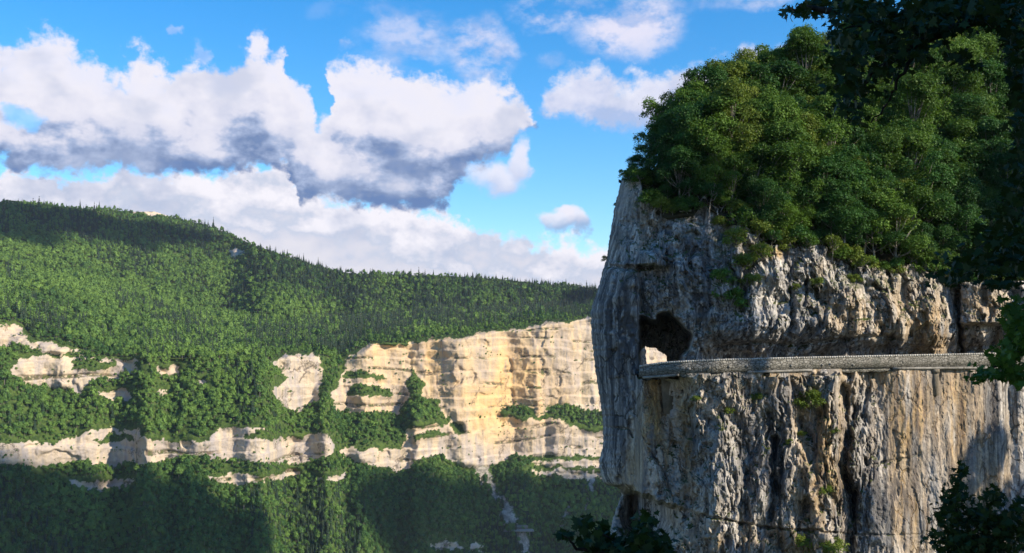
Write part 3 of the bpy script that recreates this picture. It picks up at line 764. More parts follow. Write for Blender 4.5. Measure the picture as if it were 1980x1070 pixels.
KINDS = {}
for kname, seeds in (('round', (1, 2, 3, 4)), ('tall', (5, 6, 7)), ('flat', (8, 9, 10)), ('bush', (11, 12, 13))):
    for sd in seeds:
        tm, cm, H = make_tree(kname, sd); tm.materials.append(M_BARK); cm.materials.append(M_LEAF)
        cy = cm.copy(); cy.materials[0] = M_LEAF_Y; cg = cm.copy(); cg.materials[0] = M_LEAF_G
        KINDS.setdefault(kname, []).append((tm, (cm, cy, cg), H))

def put_tree(name, kind, var, loc, sc, rz, label, cat, group=None, pale=False, tilt=(0, 0), stretch=1.0):
    tm, cms, H = KINDS[kind][var % len(KINDS[kind])]
    e = bpy.data.objects.new(name, None); COL.objects.link(e); e.empty_display_size = .3
    e.location = loc; e.rotation_euler = (tilt[0], tilt[1], rz); e.scale = (sc, sc, sc * stretch)
    tag(e, label, cat, group)
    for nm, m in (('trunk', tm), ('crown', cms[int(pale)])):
        c = bpy.data.objects.new(nm, m); COL.objects.link(c); c.parent = e
    return e

# Poisson-spread trees over the hillside, front rows first
spots = []
tries = RNG.uniform([1212, 70], [2040, 560], (30000, 2))
for x, y in tries:
    e = float(curve(EDGE, x))
    if y > e - 6 or y < float(curve(TERR_SKY, x)) + 4: continue
    Y = float(hill_Y(x, y)); sp = 31 + 6 * math.sin(x * 12.9 + y)
    if all((x - a) ** 2 + ((y - b) * 1.25) ** 2 > sp * sp for a, b, _ in spots): spots.append((x, y, Y))
spots.sort(key=lambda s_: s_[0])
ORD = 'first second third fourth fifth sixth seventh eighth ninth tenth eleventh twelfth thirteenth fourteenth fifteenth sixteenth seventeenth eighteenth nineteenth twentieth'.split()
ORD += ['twenty-' + w_ for w_ in ORD[:9]] + ['thirtieth'] + ['thirty-' + w_ for w_ in ORD[:9]]
PLANTED = {}
print('hill trees', len(spots))
CROWN_SKY = [(1195, 345), (1212, 325), (1228, 290), (1262, 262), (1278, 225), (1305, 195), (1350, 152), (1400, 124), (1470, 90), (1540, 70), (1600, 58), (1700, 25), (2000, -60)]
for k, (x, y, Y) in enumerate(spots):
    e = float(curve(EDGE, x)); p = ray(x, y, Y); rowd = (e - y)
    r = RNG.uniform()
    left_rim = x < 1250
    kind = 'round' if r < .45 else ('tall' if r < .72 else 'flat')
    sc = RNG.uniform(.6, 1.2) * (1.12 if y < 260 else 1.0)
    if rowd < 28: sc *= .8
    if left_rim: sc *= .42
    elif x < 1300: sc *= .75
    pale = int(RNG.choice([0, 1, 2], p=[.5, .38, .12] if y < 230 else [.42, .06, .52]))  # high trees paler, low ones darker: light and shade put into leaf colour
    hue = ('fresh green', 'yellow-green', 'dark green')[pale]; shp = {'round': 'round', 'tall': 'slim', 'flat': 'spreading'}[kind]
    zone = 'above the tunnel' if x < 1340 else 'above the cleft' if x < 1490 else 'above grey slabs' if x < 1640 else 'above sunlit rock' if x < 1850 else 'past the crack'
    if rowd < 40: lab = '%s %s tree on cliff rim %s' % (hue, shp, zone)
    elif y < float(curve(TERR_SKY, x)) + 26: lab = '%s %s tree on skyline %s' % (hue, shp, zone)
    else: lab = '%s %s tree %s in wood %s' % (hue, shp, 'low' if rowd < 130 else 'midway' if rowd < 230 else 'high', zone)
    vi = int(RNG.integers(0, 9)); Hk = KINDS[kind][vi % len(KINDS[kind])][2]
    mx_ = (y - float(curve(CROWN_SKY, x)) - RNG.uniform(-4, 10)) / (Hk * F / Y)
    if mx_ < .3: continue
    sc = min(sc, mx_)
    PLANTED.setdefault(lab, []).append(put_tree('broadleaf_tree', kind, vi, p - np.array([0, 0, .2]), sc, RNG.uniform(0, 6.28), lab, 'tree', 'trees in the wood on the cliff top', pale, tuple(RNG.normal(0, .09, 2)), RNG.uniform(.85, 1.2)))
for lab, obs in PLANTED.items():
    if len(obs) > 1:
        for k, o_ in enumerate(obs): o_['label'] = lab + ', %s from left' % ORD[min(k, len(ORD) - 1)]

rim_x = 1262; n_ = 0
while rim_x < 1990:
    e = float(curve(EDGE, rim_x)); yy = e - RNG.uniform(0, 14); sc = RNG.uniform(.55, 1.05)
    p = ray(rim_x, yy, float(hill_Y(rim_x, min(yy, e - .5))) - .3) - np.array([0, 0, .45 * sc])
    put_tree('shrub', 'bush', int(RNG.integers(0, 3)), p, sc, RNG.uniform(0, 6.28), 'low shrub at the foot of the rim trees, %s from the cliff tip' % ORD[n_], 'shrub', 'shrubs along the rim', int(RNG.integers(0, 3)))
    n_ += 1; rim_x += RNG.uniform(16, 30)
# shrubs rooted on the rock (photo pixel, size, label)
def cliff_point(px, py):
    i = int(np.argmin(abs(rows - py))); j = int(np.argmin(abs(NP_X[i] - px))); return NV[i, j]
BUSH = [
 (1408, 590, 1.15, 'dark green bush hanging on the rock right of the tunnel mouth', 1), (1395, 545, .8, 'small bush clinging just above the hanging bush beside the tunnel', 1),
 (1432, 520, .9, 'olive bush on the mossy rock ledge over the tunnel', 0), (1420, 470, .9, 'mossy bush high on the rock slope above the tunnel roof', 0), (1452, 548, .6, 'low shrub in the cleft beside the dark hanging bush', 0),
 (1388, 440, .7, 'shrub beside the pale rock spike at the rim', 0), (1470, 500, .9, 'shrub at the top of the mossy cleft', 0), (1460, 455, 1.0, 'bush at the wood edge above the mossy cleft', 0),
 (1258, 400, 1.1, 'bush on the mossy notch at the top of the buttress', 1), (1290, 412, 1.0, 'bush on the rim above the buttress face', 1), (1330, 405, .9, 'bush on the rim left of the rock spike', 1),
 (1222, 345, .75, 'wispy shrub at the very tip of the cliff top', 0), (1240, 352, .9, 'rounded shrub just behind the cliff tip', 1),
 (1563, 783, .95, 'bright green shrub on the rock just under the parapet', 0), (1468, 775, .45, 'small yellow-green tuft beneath the parapet masonry', 0), (1412, 800, .35, 'tiny tuft on the ribs under the masonry', 0),
 (1345, 775, .3, 'tiny tuft on the pale ribs near the concrete pillar', 0), (1548, 845, .35, 'small tuft beside the dark pocket in the ribs', 0), (1522, 858, .3, 'tiny tuft left of the dark pocket', 0), (1610, 836, .35, 'small tuft on the orange rock pillar', 0),
 (1595, 955, .6, 'tuft halfway down the orange rock pillar', 0), (1560, 1068, 1.2, 'sunlit bush at the foot of the orange rock pillar', 0), (1600, 1072, 1.0, 'second sunlit bush right of the one at the pillar foot', 0),
 (1585, 552, .5, 'shrub on the ledge left of the square hole', 0), (1540, 562, .45, 'shrub on the ledge above the hanging blades of rock', 0), (1650, 545, .5, 'shrub on the ledge under the grassy rim', 0), (1690, 525, .7, 'grassy bush on the sunlit rim', 0), (1665, 515, .7, 'bush at the left end of the sunlit rim', 0), (1730, 527, .6, 'low bush on the rim by the shaded trees', 0),
 (1185, 400, .25, 'tiny twiggy shrub on the upper edge of the buttress', 0), (1167, 505, .35, 'twiggy shrub on the left edge of the buttress', 0), (1620, 505, .9, 'rounded bush on the rim over the grey rock', 1), (1565, 480, .8, 'bush on the rim over the hanging blades', 1), (1510, 482, .7, 'bush beside the orange-stained rock at the rim', 0)]
for k, (x, y, sc, lab, dk) in enumerate(BUSH):
    p = cliff_point(x, min(y, 1125)) - np.array([0, .1, .75 * sc])
    put_tree('shrub', 'bush', k, p, sc, RNG.uniform(0, 6.28), lab, 'shrub', None, not dk, (0, 0))
print('near trees', round(time.time() - T0, 1))

# ------------------------------------------------------------------ unseen wooded spur added at the right, its trees placed to shade the cliff
def TS(px):                      # the added spur is set square to the sunlight
    Y = curve(YW, px); X_ = (px - CX) / F * Y
    x0, y0 = (1300 - CX) / F * 93.5, 93.5
    return (72 + (S[0] * (x0 - X_) + S[1] * (y0 - Y)) / (S[0] ** 2 + S[1] ** 2))
SHADE_SPUR = [(960, 1250), (1400, 1160), (1700, 1130), (2000, 1130), (2300, 1180)]
sxp = np.arange(960, 2300, 12.0)
crest = ray(sxp, curve(SHADE_SPUR, sxp) + 10 * fbm(sxp / 40, .5, .5, 3), curve(YP, sxp)) + S * TS(sxp)[:, None]
offs = [(-8, -60), (-5, -26), (-3, -10), (-1.2, -2), (0, 0), (1.2, -2), (3, -10), (5, -26), (8, -60)]
SV = np.stack([crest + np.array([0, -a, b]) for a, b in offs], 0) + .8 * fbm(np.arange(len(offs))[:, None, None] * .7, sxp[None, :, None] / 30, .1, 3)
q4 = grid(SV); tag(link('hill', mesh_from('hill', SV, q4, np.full(len(q4), 4), True), M_SOIL), 'unseen low spur added beyond the right edge to carry shade trees', 'hill', kind='structure')
def shade_tree(px, sc, kind, st, k, label):
    p = ray(px, float(curve(SHADE_SPUR, px)), float(curve(YP, px))) + S * float(TS(px))
    put_tree('broadleaf_tree', kind, k, p - np.array([0, 0, .5]), sc, k * 1.3, label, 'tree', 'unseen shade trees added beyond the right edge', stretch=st)
for k, (px_, sc_, kd_, st_) in enumerate([(1640, .7, 'tall', 1.6), (1900, 1.5, 'tall', 1.1), (2060, 1.6, 'tall', 1)]):
    shade_tree(px_, sc_, kd_, st_, k, 'unseen tall tree added beyond the right edge to shade the cliff')
for k, (t_, sc_, px_) in enumerate([(66, 1.0, 1275), (73, .95, 1300), (80, 1.05, 1262), (87, .9, 1310), (94, 1.0, 1240), (101, 1.0, 1290), (108, 1.1, 1330)]):  # unseen stretched trees added to shade the buttress
    p = ray(px_, 1100, float(curve(YW, px_)) - 1.0) + S * t_
    put_tree('broadleaf_tree', 'flat', k, p, sc_, k * 1.1, 'unseen stretched tree added beyond the right edge to shade the cliff', 'tree', 'unseen shade trees added beyond the right edge', stretch=5.6 / sc_)
for k, (px_, Y_) in enumerate([(1720, 108), (1790, 109), (1860, 110), (1930, 111), (2010, 113)]):  # more unseen trees added to darken the right of the wood
    p = ray(px_, 1080, Y_) + S * (60 + 4 * k)
    put_tree('broadleaf_tree', 'flat', k, p, 1.15, k * 1.7, 'unseen stretched tree added beyond the right edge to shade the cliff', 'tree', 'unseen shade trees added beyond the right edge', stretch=5.3)
gx, gy = np.meshgrid(np.linspace(-6, 40, 40), np.linspace(-30, 8.5, 30))
vv_ = np.stack([gx, gy, -2.55 + .12 * fbm(gx / 2, gy / 2, .3, 3) + .05 * np.maximum(gx - 6, 0)], -1); q4 = grid(vv_)
tag(link('verge', mesh_from('verge', vv_, q4, np.full(len(q4), 4), True), M_SOIL), 'shaded verge under the trees beside the viewpoint', 'verge', kind='structure')
for k, (x_, y_, s_) in enumerate([(9.5, 3.6, 1.5), (13, 8, 1.5), (11, -2, 1.7), (7.2, 5.6, .8), (8.2, 4.8, 1.0), (11, 7, 1.5)]):  # unseen trees added to keep sun off the foreground leaves
    put_tree('broadleaf_tree', 'round', k, (x_, y_, -2.7), s_, k * 1.7, 'unseen tree added beside the viewpoint to shade the foreground leaves', 'tree', 'unseen shade trees added beside the viewpoint')

# ------------------------------------------------------------------ road, parapet, slabs, pillars
def strip(x0, x1, n, ytop, ybot, front, thick):
    """wall along the cliff between photo columns x0..x1: top and bottom rows as curves, front distance, thickness"""
    xs = np.linspace(x0, x1, n); Yf_ = curve(YP, xs) - front
    a = ray(xs, ytop(xs), Yf_); b = ray(xs, ybot(xs), Yf_)
    a2 = a + np.array([0, thick, 0]); b2 = b + np.array([0, thick, 0])
    mb = MB(); V = np.concatenate([a, b, b2, a2]); Fc = []
    for i in range(n - 1):
        for u, v in ((0, 1), (1, 2), (2, 3), (3, 0)):
            Fc.append([u * n + i, v * n + i, v * n + i + 1, u * n + i + 1])
    Fc.append([0, 3 * n, 2 * n, n]); Fc.append([n - 1, 2 * n - 1, 3 * n - 1, 4 * n - 1])
    mb.add(V, Fc); return mb
TOPL = [(1237, 707), (1262, 703), (1289, 699.5), (1351, 696), (1407, 694), (1500, 691.5), (1700, 687), (1935, 682), (2100, 680)]
BOTL = [(1237, 729), (1320, 723), (1450, 718), (1570, 714), (1705, 711), (1945, 709), (2100, 708)]
tl = lambda x: curve(TOPL, x); bl = lambda x: curve(BOTL, x)
pw = link('parapet_wall', None, loc=(0, 0, 0)); tag(pw, 'long grey stone parapet along the outer edge of the cliff road', 'parapet')
strip(1237, 2100, 60, lambda x: tl(x) + 3, bl, .30, .55).build('wall', M_MASON, pw)
cop = MB(); xs = np.linspace(1237, 2100, 190)
for a, b in zip(xs[:-1], xs[1:]):
    m_ = strip(a + .12, b - .12, 2, lambda x: tl(x) + RNG.uniform(-.25, .25), lambda x: tl(x) + 3.2, .33, .62); cop.add(m_.V[0], m_.F)
cop.build('coping', M_COPE, pw)
def pyb(x): return bl(x)
for a, b in ((1244, 1313), (1446, 1571), (1727, 1960)):
    strip(a, b, 14, lambda x: bl(x) - .3, lambda x: bl(x) + 4.0, .42, 1.1).build('deck_slab', M_CONC, pw)
ms = [(1306, 726), (1330, 731), (1360, 735), (1392, 742), (1410, 752), (1425, 760), (1440, 748), (1455, 724)]
strip(1306, 1455, 30, bl, lambda x: np.maximum(curve(ms, x) + 2 * np.sin(x * .9), bl(x) + 2), .12, .8).build('masonry_base', M_MASON, pw)
strip(1571, 1727, 20, bl, lambda x: bl(x) + 6 + 3 * np.abs(np.sin(x * .11)), .12, .8).build('masonry_base', M_MASON, pw)
dr = MB()
for x in (1333, 1371, 1410, 1444, 1486, 1530, 1590, 1606, 1650):
    p = ray(x, float(bl(x)) - 8 + RNG.uniform(-2, 2), float(curve(YP, x)) - .34); dr.box(p, (.16, .14, .14))
dr.build('drain_stone', M_CONC, pw)
for x, w_, y1, tp, lab in ((1291, .75, 800, 1.6, 'broad pale concrete pillar under the tunnel end of the parapet'), (1806, .5, 765, 1.0, 'slim concrete pillar under the sunlit end of the parapet')):
    y0 = float(bl(x)) + 4
    a = ray(x, y0, float(curve(YP, x)) + .5); b = ray(x, y1, float(cliff_point(x, y1)[1]) + .33)
    e = link('support_pillar', None, loc=tuple(b)); tag(e, lab, 'pillar')
    mb = MB(); h = a[2] - b[2]; mb.box((0, 0, h / 2), (w_, .8, h), taper=tp); mb.build('shaft', M_PIER, e)
    mb = MB(); mb.box((0, -.05, h - .14), (w_ * tp + .1, .8 * tp + .1, .3)); mb.build('capital', M_PIER, e)
xs = np.linspace(1237, 2100, 40)
ra = ray(xs, curve(SHELF, xs) - 1, curve(YP, xs) + .2); rb = ra + np.array([0, 7, 0])
V = np.stack([ra, rb], 0); q4 = grid(V)
tag(link('road', mesh_from('road', V, q4, np.full(len(q4), 4)), M_ROAD), 'narrow asphalt road behind the parapet', 'road', kind='structure')

# ------------------------------------------------------------------ foreground foliage in the shade
def maple_leaf():
    a = [(0, 0), (.10, .03), (.42, -.08), (.34, .16), (.62, .34), (.34, .40), (.30, .58), (.14, .52), (0, 1.0), (-.14, .52), (-.30, .58), (-.34, .40), (-.62, .34), (-.34, .16), (-.42, -.08), (-.10, .03)]
    return np.array([(x, y - .1, -.18 * abs(x)) for x, y in a])
ML = maple_leaf()
def leaves(P, size, rng, droop=.6):
    n = len(P)
    d = rng.normal(size=(n, 3)) * .7; d[:, 2] -= droop; d /= np.linalg.norm(d, axis=1)[:, None]          # tip direction
    nn = rng.normal(size=(n, 3)) * .6 + np.array([0, -.25, .8]); nn -= (nn * d).sum(1)[:, None] * d; nn /= np.linalg.norm(nn, axis=1)[:, None]
    sx = np.cross(d, nn)
    s_ = np.broadcast_to(size, (n,))[:, None, None]
    V = P[:, None, :] + s_ * (ML[None, :, :1] * sx[:, None, :] + ML[None, :, 1:2] * d[:, None, :] + ML[None, :, 2:] * nn[:, None, :])
    return V.reshape(-1, 3), np.arange(n * len(ML)).reshape(n, len(ML))
def foliage(name, blobs, parent, mat, rng, size, depth, spread, dens):
    Ps = []
    for x, y, rx, ry, k in blobs:
        n = int(dens * rx * ry * k / 100) + 3
        a = rng.normal(size=(n, 2)) * .55; Yd = depth + rng.normal(0, spread, n)
        Ps.append(ray(x + a[:, 0] * rx, y + a[:, 1] * ry, Yd))
    P = np.concatenate(Ps)
    V, Q = leaves(P, rng.uniform(.6, 1.15, len(P)) * size, rng)
    me = mesh_from(name, V, Q, np.full(len(Q), len(ML))); attr(me, 'leaf', np.repeat(rng.uniform(0, 1, len(Q)), len(ML)))
    return link(name, me, mat, parent)
fr = np.random.default_rng(21)
def limb(mb, pts, r0, r1):
    P = np.array([ray(x, y, Y) for x, y, Y in pts]); tt_ = np.linspace(0, len(P) - 1, 4 * len(P))
    Q = np.stack([np.interp(tt_, np.arange(len(P)), P[:, k]) for k in range(3)], 1); Q += fr.normal(0, .012, Q.shape)
    mb.tube(Q, np.linspace(r0, r1, len(Q)), 6)
mt = link('maple_tree', None, loc=tuple(ray(2190, 1500, 9.5))); tag(mt, 'dark foreground maple whose shaded branches overhang the upper corner', 'tree')
mtl = np.array(mt.location)
def child(o):
    o.matrix_parent_inverse.identity(); o.location = tuple(-mtl); return o
tb = MB(); limb(tb, [(2190, 1500, 9.5), (2180, 900, 9.5), (2160, 400, 9.5), (2150, -100, 9.6), (2130, -500, 9.7)], .22, .10); child(tb.build('trunk', M_BARKD, mt, True))
for pts, r0, r1 in [([(2150, -60, 9.6), (1960, 20, 9.2), (1800, 70, 9.0), (1700, 130, 8.9), (1640, 200, 8.8)], .07, .008), ([(2140, -200, 9.6), (1850, -60, 9), (1660, -10, 8.6), (1600, 25, 8.5), (1560, 12, 8.4), (1525, 18, 8.4)], .06, .006),
                    ([(2155, 250, 9.6), (2020, 350, 9.6), (1940, 450, 9.7), (1850, 520, 9.8)], .06, .008), ([(1800, 70, 9), (1745, 140, 8.9), (1720, 190, 8.9), (1690, 240, 8.9)], .02, .006),
                    ([(2155, 500, 9.6), (2030, 620, 9.7), (1950, 700, 9.8), (1890, 725, 9.8)], .05, .006), ([(1850, -60, 9), (1760, 20, 8.9), (1700, 40, 8.8), (1620, 60, 8.7)], .02, .006)]:
    b = MB(); limb(b, pts, r0, r1); child(b.build('branch', M_BARKD, mt, True))
BL = [(1545, 20, 26, 12, 1.2), (1580, 8, 28, 14, 1.4), (1640, 8, 40, 18, 1.3), (1620, 35, 16, 14, .8), (1690, 25, 60, 30, 1.4), (1625, 75, 28, 20, 1.2), (1640, 120, 34, 24, 1.3), (1648, 165, 40, 22, 1.3), (1640, 205, 26, 18, 1.1), (1655, 230, 18, 14, 1.0), (1700, 85, 52, 30, 1.2), (1712, 135, 36, 18, .9), (1780, 45, 66, 34, 1.5), (1770, 100, 30, 14, .8), (1850, 10, 80, 28, 1.8), (1930, 15, 60, 34, 1.8), (1850, 108, 24, 10, 1.2), (1885, 126, 16, 6, 1.6), (1960, 80, 22, 44, 1.5), (1972, 170, 16, 60, 1.5), (1974, 270, 18, 60, 1.4), (1968, 370, 24, 50, 1.3), (1935, 450, 40, 40, 1.1), (1890, 510, 60, 26, 1.1), (1835, 535, 40, 12, .9), (1965, 500, 30, 44, 1.3), (1930, 548, 40, 10, .8)]
child(foliage('crown', BL, mt, M_LEAF_SHADED, fr, .078, 9.0, .7, 13))
BL2 = [(1962, 600, 22, 26, 1.3), (1968, 650, 22, 40, 1.6), (1945, 690, 26, 22, 1.4), (1925, 722, 40, 10, 1.6), (1970, 720, 16, 24, 1.4), (1890, 730, 12, 8, 1.2)]
child(foliage('foliage', BL2, mt, M_LEAF, fr, .085, 9.7, .3, 16))
def sapling(name, base, label, stems, blobs, size, depth, spread, dens, mat=M_LEAF_SHADED):
    e = link(name, None, loc=tuple(base)); tag(e, label, 'tree' if 'tree' in name else 'shrub')
    b = MB()
    for pts in stems: limb(b, pts, .02, .004)
    o1 = b.build('stem', M_BARKD, e, True); o2 = foliage('foliage', blobs, e, mat, fr, size, depth, spread, dens)
    for o_ in (o1, o2): o_.location = tuple(-np.array(base))
    return e
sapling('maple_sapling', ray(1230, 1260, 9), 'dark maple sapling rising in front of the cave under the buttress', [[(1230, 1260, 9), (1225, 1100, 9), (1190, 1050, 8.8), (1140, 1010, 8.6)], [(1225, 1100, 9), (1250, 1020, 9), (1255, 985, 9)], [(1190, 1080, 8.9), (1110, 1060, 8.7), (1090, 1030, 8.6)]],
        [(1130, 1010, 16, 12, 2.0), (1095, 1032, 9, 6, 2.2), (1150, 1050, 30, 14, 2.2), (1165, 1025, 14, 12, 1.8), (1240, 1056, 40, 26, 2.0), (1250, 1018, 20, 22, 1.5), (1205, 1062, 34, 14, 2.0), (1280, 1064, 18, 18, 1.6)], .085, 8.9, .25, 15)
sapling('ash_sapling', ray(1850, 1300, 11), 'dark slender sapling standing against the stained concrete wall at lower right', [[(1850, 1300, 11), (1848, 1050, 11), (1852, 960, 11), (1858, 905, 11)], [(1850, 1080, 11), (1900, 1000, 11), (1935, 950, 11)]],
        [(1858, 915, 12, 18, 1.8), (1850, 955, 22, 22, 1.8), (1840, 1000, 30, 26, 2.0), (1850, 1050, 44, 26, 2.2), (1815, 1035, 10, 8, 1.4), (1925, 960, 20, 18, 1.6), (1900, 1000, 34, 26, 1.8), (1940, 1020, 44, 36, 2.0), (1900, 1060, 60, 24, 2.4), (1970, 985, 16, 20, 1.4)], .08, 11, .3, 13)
print('foreground', round(time.time() - T0, 1))

# ------------------------------------------------------------------ unseen clouds added overhead, shaped to drop shade on parts of the valley
def shade_cloud(name, spots_, alt, label):
    mb = MB(); rng = np.random.default_rng(len(spots_) * 7 + int(spots_[0][0]))
    import bmesh
    bm = bmesh.new(); bmesh.ops.create_icosphere(bm, subdivisions=3, radius=1.0)
    bv = np.array([v.co[:] for v in bm.verts]); bf = [[v.index for v in f.verts] for f in bm.faces]; bm.free()
    for x, y, r in spots_:
        p = far_point(x, y); t = (alt - p[2]) / S[2]; c = p + S * t
        k = 1 + .25 * fbm(bv[:, 0] * 1.5 + x, bv[:, 1] * 1.5 + y, bv[:, 2] * 1.5, 3)
        mb.add(c + bv * k[:, None] * np.array([r, r, r * .7]), bf)
    return tag(mb.build(name, M_CLOUD, None, True), label, 'shade_cloud', kind='stuff')
shade_cloud('shade_cloud', [(-80, 425, 120), (-30, 425, 110), (20, 422, 100), (65, 425, 95), (110, 430, 90), (155, 437, 85), (200, 442, 80), (245, 448, 75), (290, 452, 70), (330, 456, 60), (370, 462, 45), (60, 460, 50), (270, 475, 40)], 1900, 'unseen clouds added overhead to shade the crest of the mountain')
shade_cloud('shade_cloud', [(-80, 1010, 120), (0, 1010, 110), (90, 1010, 105), (180, 1020, 95), (270, 1030, 85), (350, 1040, 75), (430, 1050, 55), (60, 960, 50), (180, 965, 45), (-60, 960, 60), (100, 1100, 120), (300, 1120, 110)], 1500, 'unseen clouds added overhead to shade the lower left valley wood')
shade_cloud('shade_cloud', [(760, 990, 75), (830, 1000, 80), (900, 1010, 80), (970, 1010, 80), (1050, 1010, 80), (1130, 1010, 80), (1200, 1000, 80), (760, 940, 30), (840, 940, 30), (900, 955, 36), (1000, 945, 36), (1080, 945, 36), (1150, 940, 36), (900, 1100, 120), (1100, 1100, 120)], 1500, 'unseen clouds added overhead to shade the scree chute and the wood round it')

# ------------------------------------------------------------------ thin summer haze filling the valley
mb = MB(); mb.box((0, 1500, -30), (9000, 9000, 1020)); 
hm = bpy.data.materials.new('summer_haze'); hm.use_nodes = True
ht = hm.node_tree; ht.nodes.remove(ht.nodes['Principled BSDF'])
pv = ht.nodes.new('ShaderNodeVolumePrincipled'); pv.inputs['Color'].default_value = (.80, .90, 1, 1); pv.inputs['Density'].default_value = .000032; pv.inputs['Anisotropy'].default_value = .2
ht.links.new(pv.outputs[0], ht.nodes['Material Output'].inputs['Volume'])
tag(mb.build('haze', hm), 'thin bluish summer haze filling the valley', 'haze', kind='stuff')

# ------------------------------------------------------------------ sky with cumulus
world = bpy.data.worlds.new('World'); scn.world = world; world.use_nodes = True
wt = NT(world.node_tree); bg = wt.n['Background']
elev = math.asin(S[2]); azim = math.atan2(S[0], S[1])
sky = wt.node('ShaderNodeTexSky', sky_type='NISHITA'); sky.sun_disc = False
sky.sun_elevation = elev; sky.sun_rotation = azim; sky.altitude = 900; sky.air_density = 1.0; sky.dust_density = .3; sky.ozone_density = 2.5
hsv = wt.node('ShaderNodeHueSaturation'); hsv.inputs['Saturation'].default_value = 1.42; hsv.inputs['Value'].default_value = 1.0; wt.l.new(sky.outputs[0], hsv.inputs['Color'])
dirv = wt.node('ShaderNodeTexCoord').outputs['Generated']
sp = wt.node('ShaderNodeSeparateXYZ'); wt.l.new(dirv, sp.inputs[0])
az = wt.math('ARCTAN2', sp.outputs[0], sp.outputs[1])
el = wt.math('ARCSINE', sp.outputs[2])
# clouds are laid out by compass bearing and elevation; bearings beyond the view repeat mirrored round the horizon
W = math.radians(26)
azp = wt.math('SUBTRACT', wt.math('PINGPONG', wt.math('ADD', az, W), 2 * W), W)
def A(px, py):
    a = math.atan((px - CX) / F); return a, math.atan((HZ - py) / F * math.cos(a))
warpn = wt.node('ShaderNodeTexNoise'); wt.put(warpn.inputs['Vector'], wt.mapping(dirv, (1, 1, 1.15))); warpn.inputs['Scale'].default_value = 19; warpn.inputs['Detail'].default_value = 7; warpn.inputs['Roughness'].default_value = .61
wc = wt.node('ShaderNodeSeparateColor'); wt.l.new(warpn.outputs[1], wc.inputs[0])
wa = wt.math('ADD', azp, wt.math('MULTIPLY', wt.math('SUBTRACT', wc.outputs[0], .5), .060))
we = wt.math('ADD', el, wt.math('MULTIPLY', wt.math('SUBTRACT', wc.outputs[1], .5), .050))
EMAX = .5
def fcurve(pts):
    n = wt.node('ShaderNodeFloatCurve'); cv = n.mapping.curves[0]
    P = sorted((a, e) for a, e in (A(*p_) for p_ in pts))
    xs = [((a + W) / (2 * W), e / EMAX) for a, e in P]
    cv.points[0].location = xs[0]; cv.points[1].location = xs[-1]
    for q_ in xs[1:-1]: cv.points.new(*q_)
    for q_ in cv.points: q_.handle_type = 'VECTOR'
    n.mapping.use_clip = False; n.mapping.update()
    wt.put(n.inputs['Value'], wt.math('MULTIPLY_ADD', wa, 1 / (2 * W), .5))
    return wt.math('MULTIPLY', n.outputs[0], EMAX)
# relief light on the billows: the same noise looked up a little towards the sun
def bill(off):
    return wt.noise(wt.mapping(dirv, (1, 1, 1.5), off), 13, 5, .6)
b0 = bill((0, 0, 0)); b1 = bill((.014, 0, .018))
relief = wt.math('SUBTRACT', b0, b1)
fineN = wt.noise(wt.mapping(dirv, (1, 1, 1.2)), 60, 6, .62)
bodyN = wt.noise(wt.mapping(dirv, (1, 1, 1.5), (.3, .7, .1)), 11, 4, .55)
def band(top, bot, soft, colours, relk):
    T_ = fcurve(top); B_ = fcurve(bot)
    m = wt.math('MINIMUM', wt.math('SUBTRACT', T_, we), wt.math('MULTIPLY', wt.math('SUBTRACT', we, B_), 1.4))
    m = wt.math('ADD', m, wt.math('MULTIPLY', wt.math('SUBTRACT', fineN, .5), .05))
    a = wt.rng(m, -soft * .35, soft)
    t = wt.math('DIVIDE', wt.math('SUBTRACT', we, B_), wt.math('MAXIMUM', wt.math('SUBTRACT', T_, B_), .012))
    t = wt.math('ADD', t, wt.math('MULTIPLY', relief, relk))
    r = wt.node('ShaderNodeValToRGB'); wt.l.new(t, r.inputs[0])
    els = r.color_ramp.elements
    els[0].position = colours[0][0]; els[0].color = (*colours[0][1], 1); els[1].position = colours[-1][0]; els[1].color = (*colours[-1][1], 1)
    for p_, c_ in colours[1:-1]:
        e_ = els.new(p_); e_.color = (*c_, 1)
    grey = wt.math('MULTIPLY', wt.rng(bodyN, .48, .66), .55)
    return a, wt.mix(grey, r.outputs[0], (.40, .47, .66))
def puff(x, y, rx, ry, strength, soft=.6):
    a, e = A(x, y); k = 1 / F
    dx = wt.math('MULTIPLY', wt.math('SUBTRACT', wa, a), 1 / (rx * k)); dy = wt.math('MULTIPLY', wt.math('SUBTRACT', we, e), 1 / (ry * k))
    d = wt.math('ADD', wt.math('MULTIPLY', dx, dx), wt.math('MULTIPLY', dy, dy))
    return wt.math('MULTIPLY', wt.rng(d, 1.25, 1.25 - soft * 1.6), strength), dy
DK = (.12, .21, .44); MD = (.38, .46, .67); LT = (.72, .72, .84); WH = (.90, .87, .95)
colour = wt.mix(1.0, hsv.outputs[0], (1, 1, 1), 'MULTIPLY')
K = 5.0
def over(colour, alpha, c, k=K):
    sc_ = wt.node('ShaderNodeVectorMath', operation='SCALE'); wt.put(sc_.inputs[0], c); sc_.inputs[3].default_value = k
    return wt.mix(alpha, colour, sc_.outputs[0])
relw = wt.rng(relief, -.06, .06)
wispc = wt.mix(relw, (.48, .56, .82), (.78, .76, .90))
wn = wt.rng(wt.noise(wt.mapping(dirv, (1, 1, 1.6)), 24, 6, .62), .36, .62)
for x, y, rx, ry, st in [(1215, 50, 120, 66, .95), (1060, 20, 80, 44, .8), (930, 95, 64, 66, .8), (790, 75, 105, 70, .6), (1060, 120, 40, 20, .3), (1430, 6, 110, 22, .5), (390, 100, 14, 22, .4), (350, 62, 16, 8, .4), (675, 92, 14, 14, .5), (640, 20, 60, 20, .1)]:
    a, dy = puff(x, y, rx, ry, st, .75)
    colour = over(colour, wt.math('MULTIPLY', a, wn), wispc)
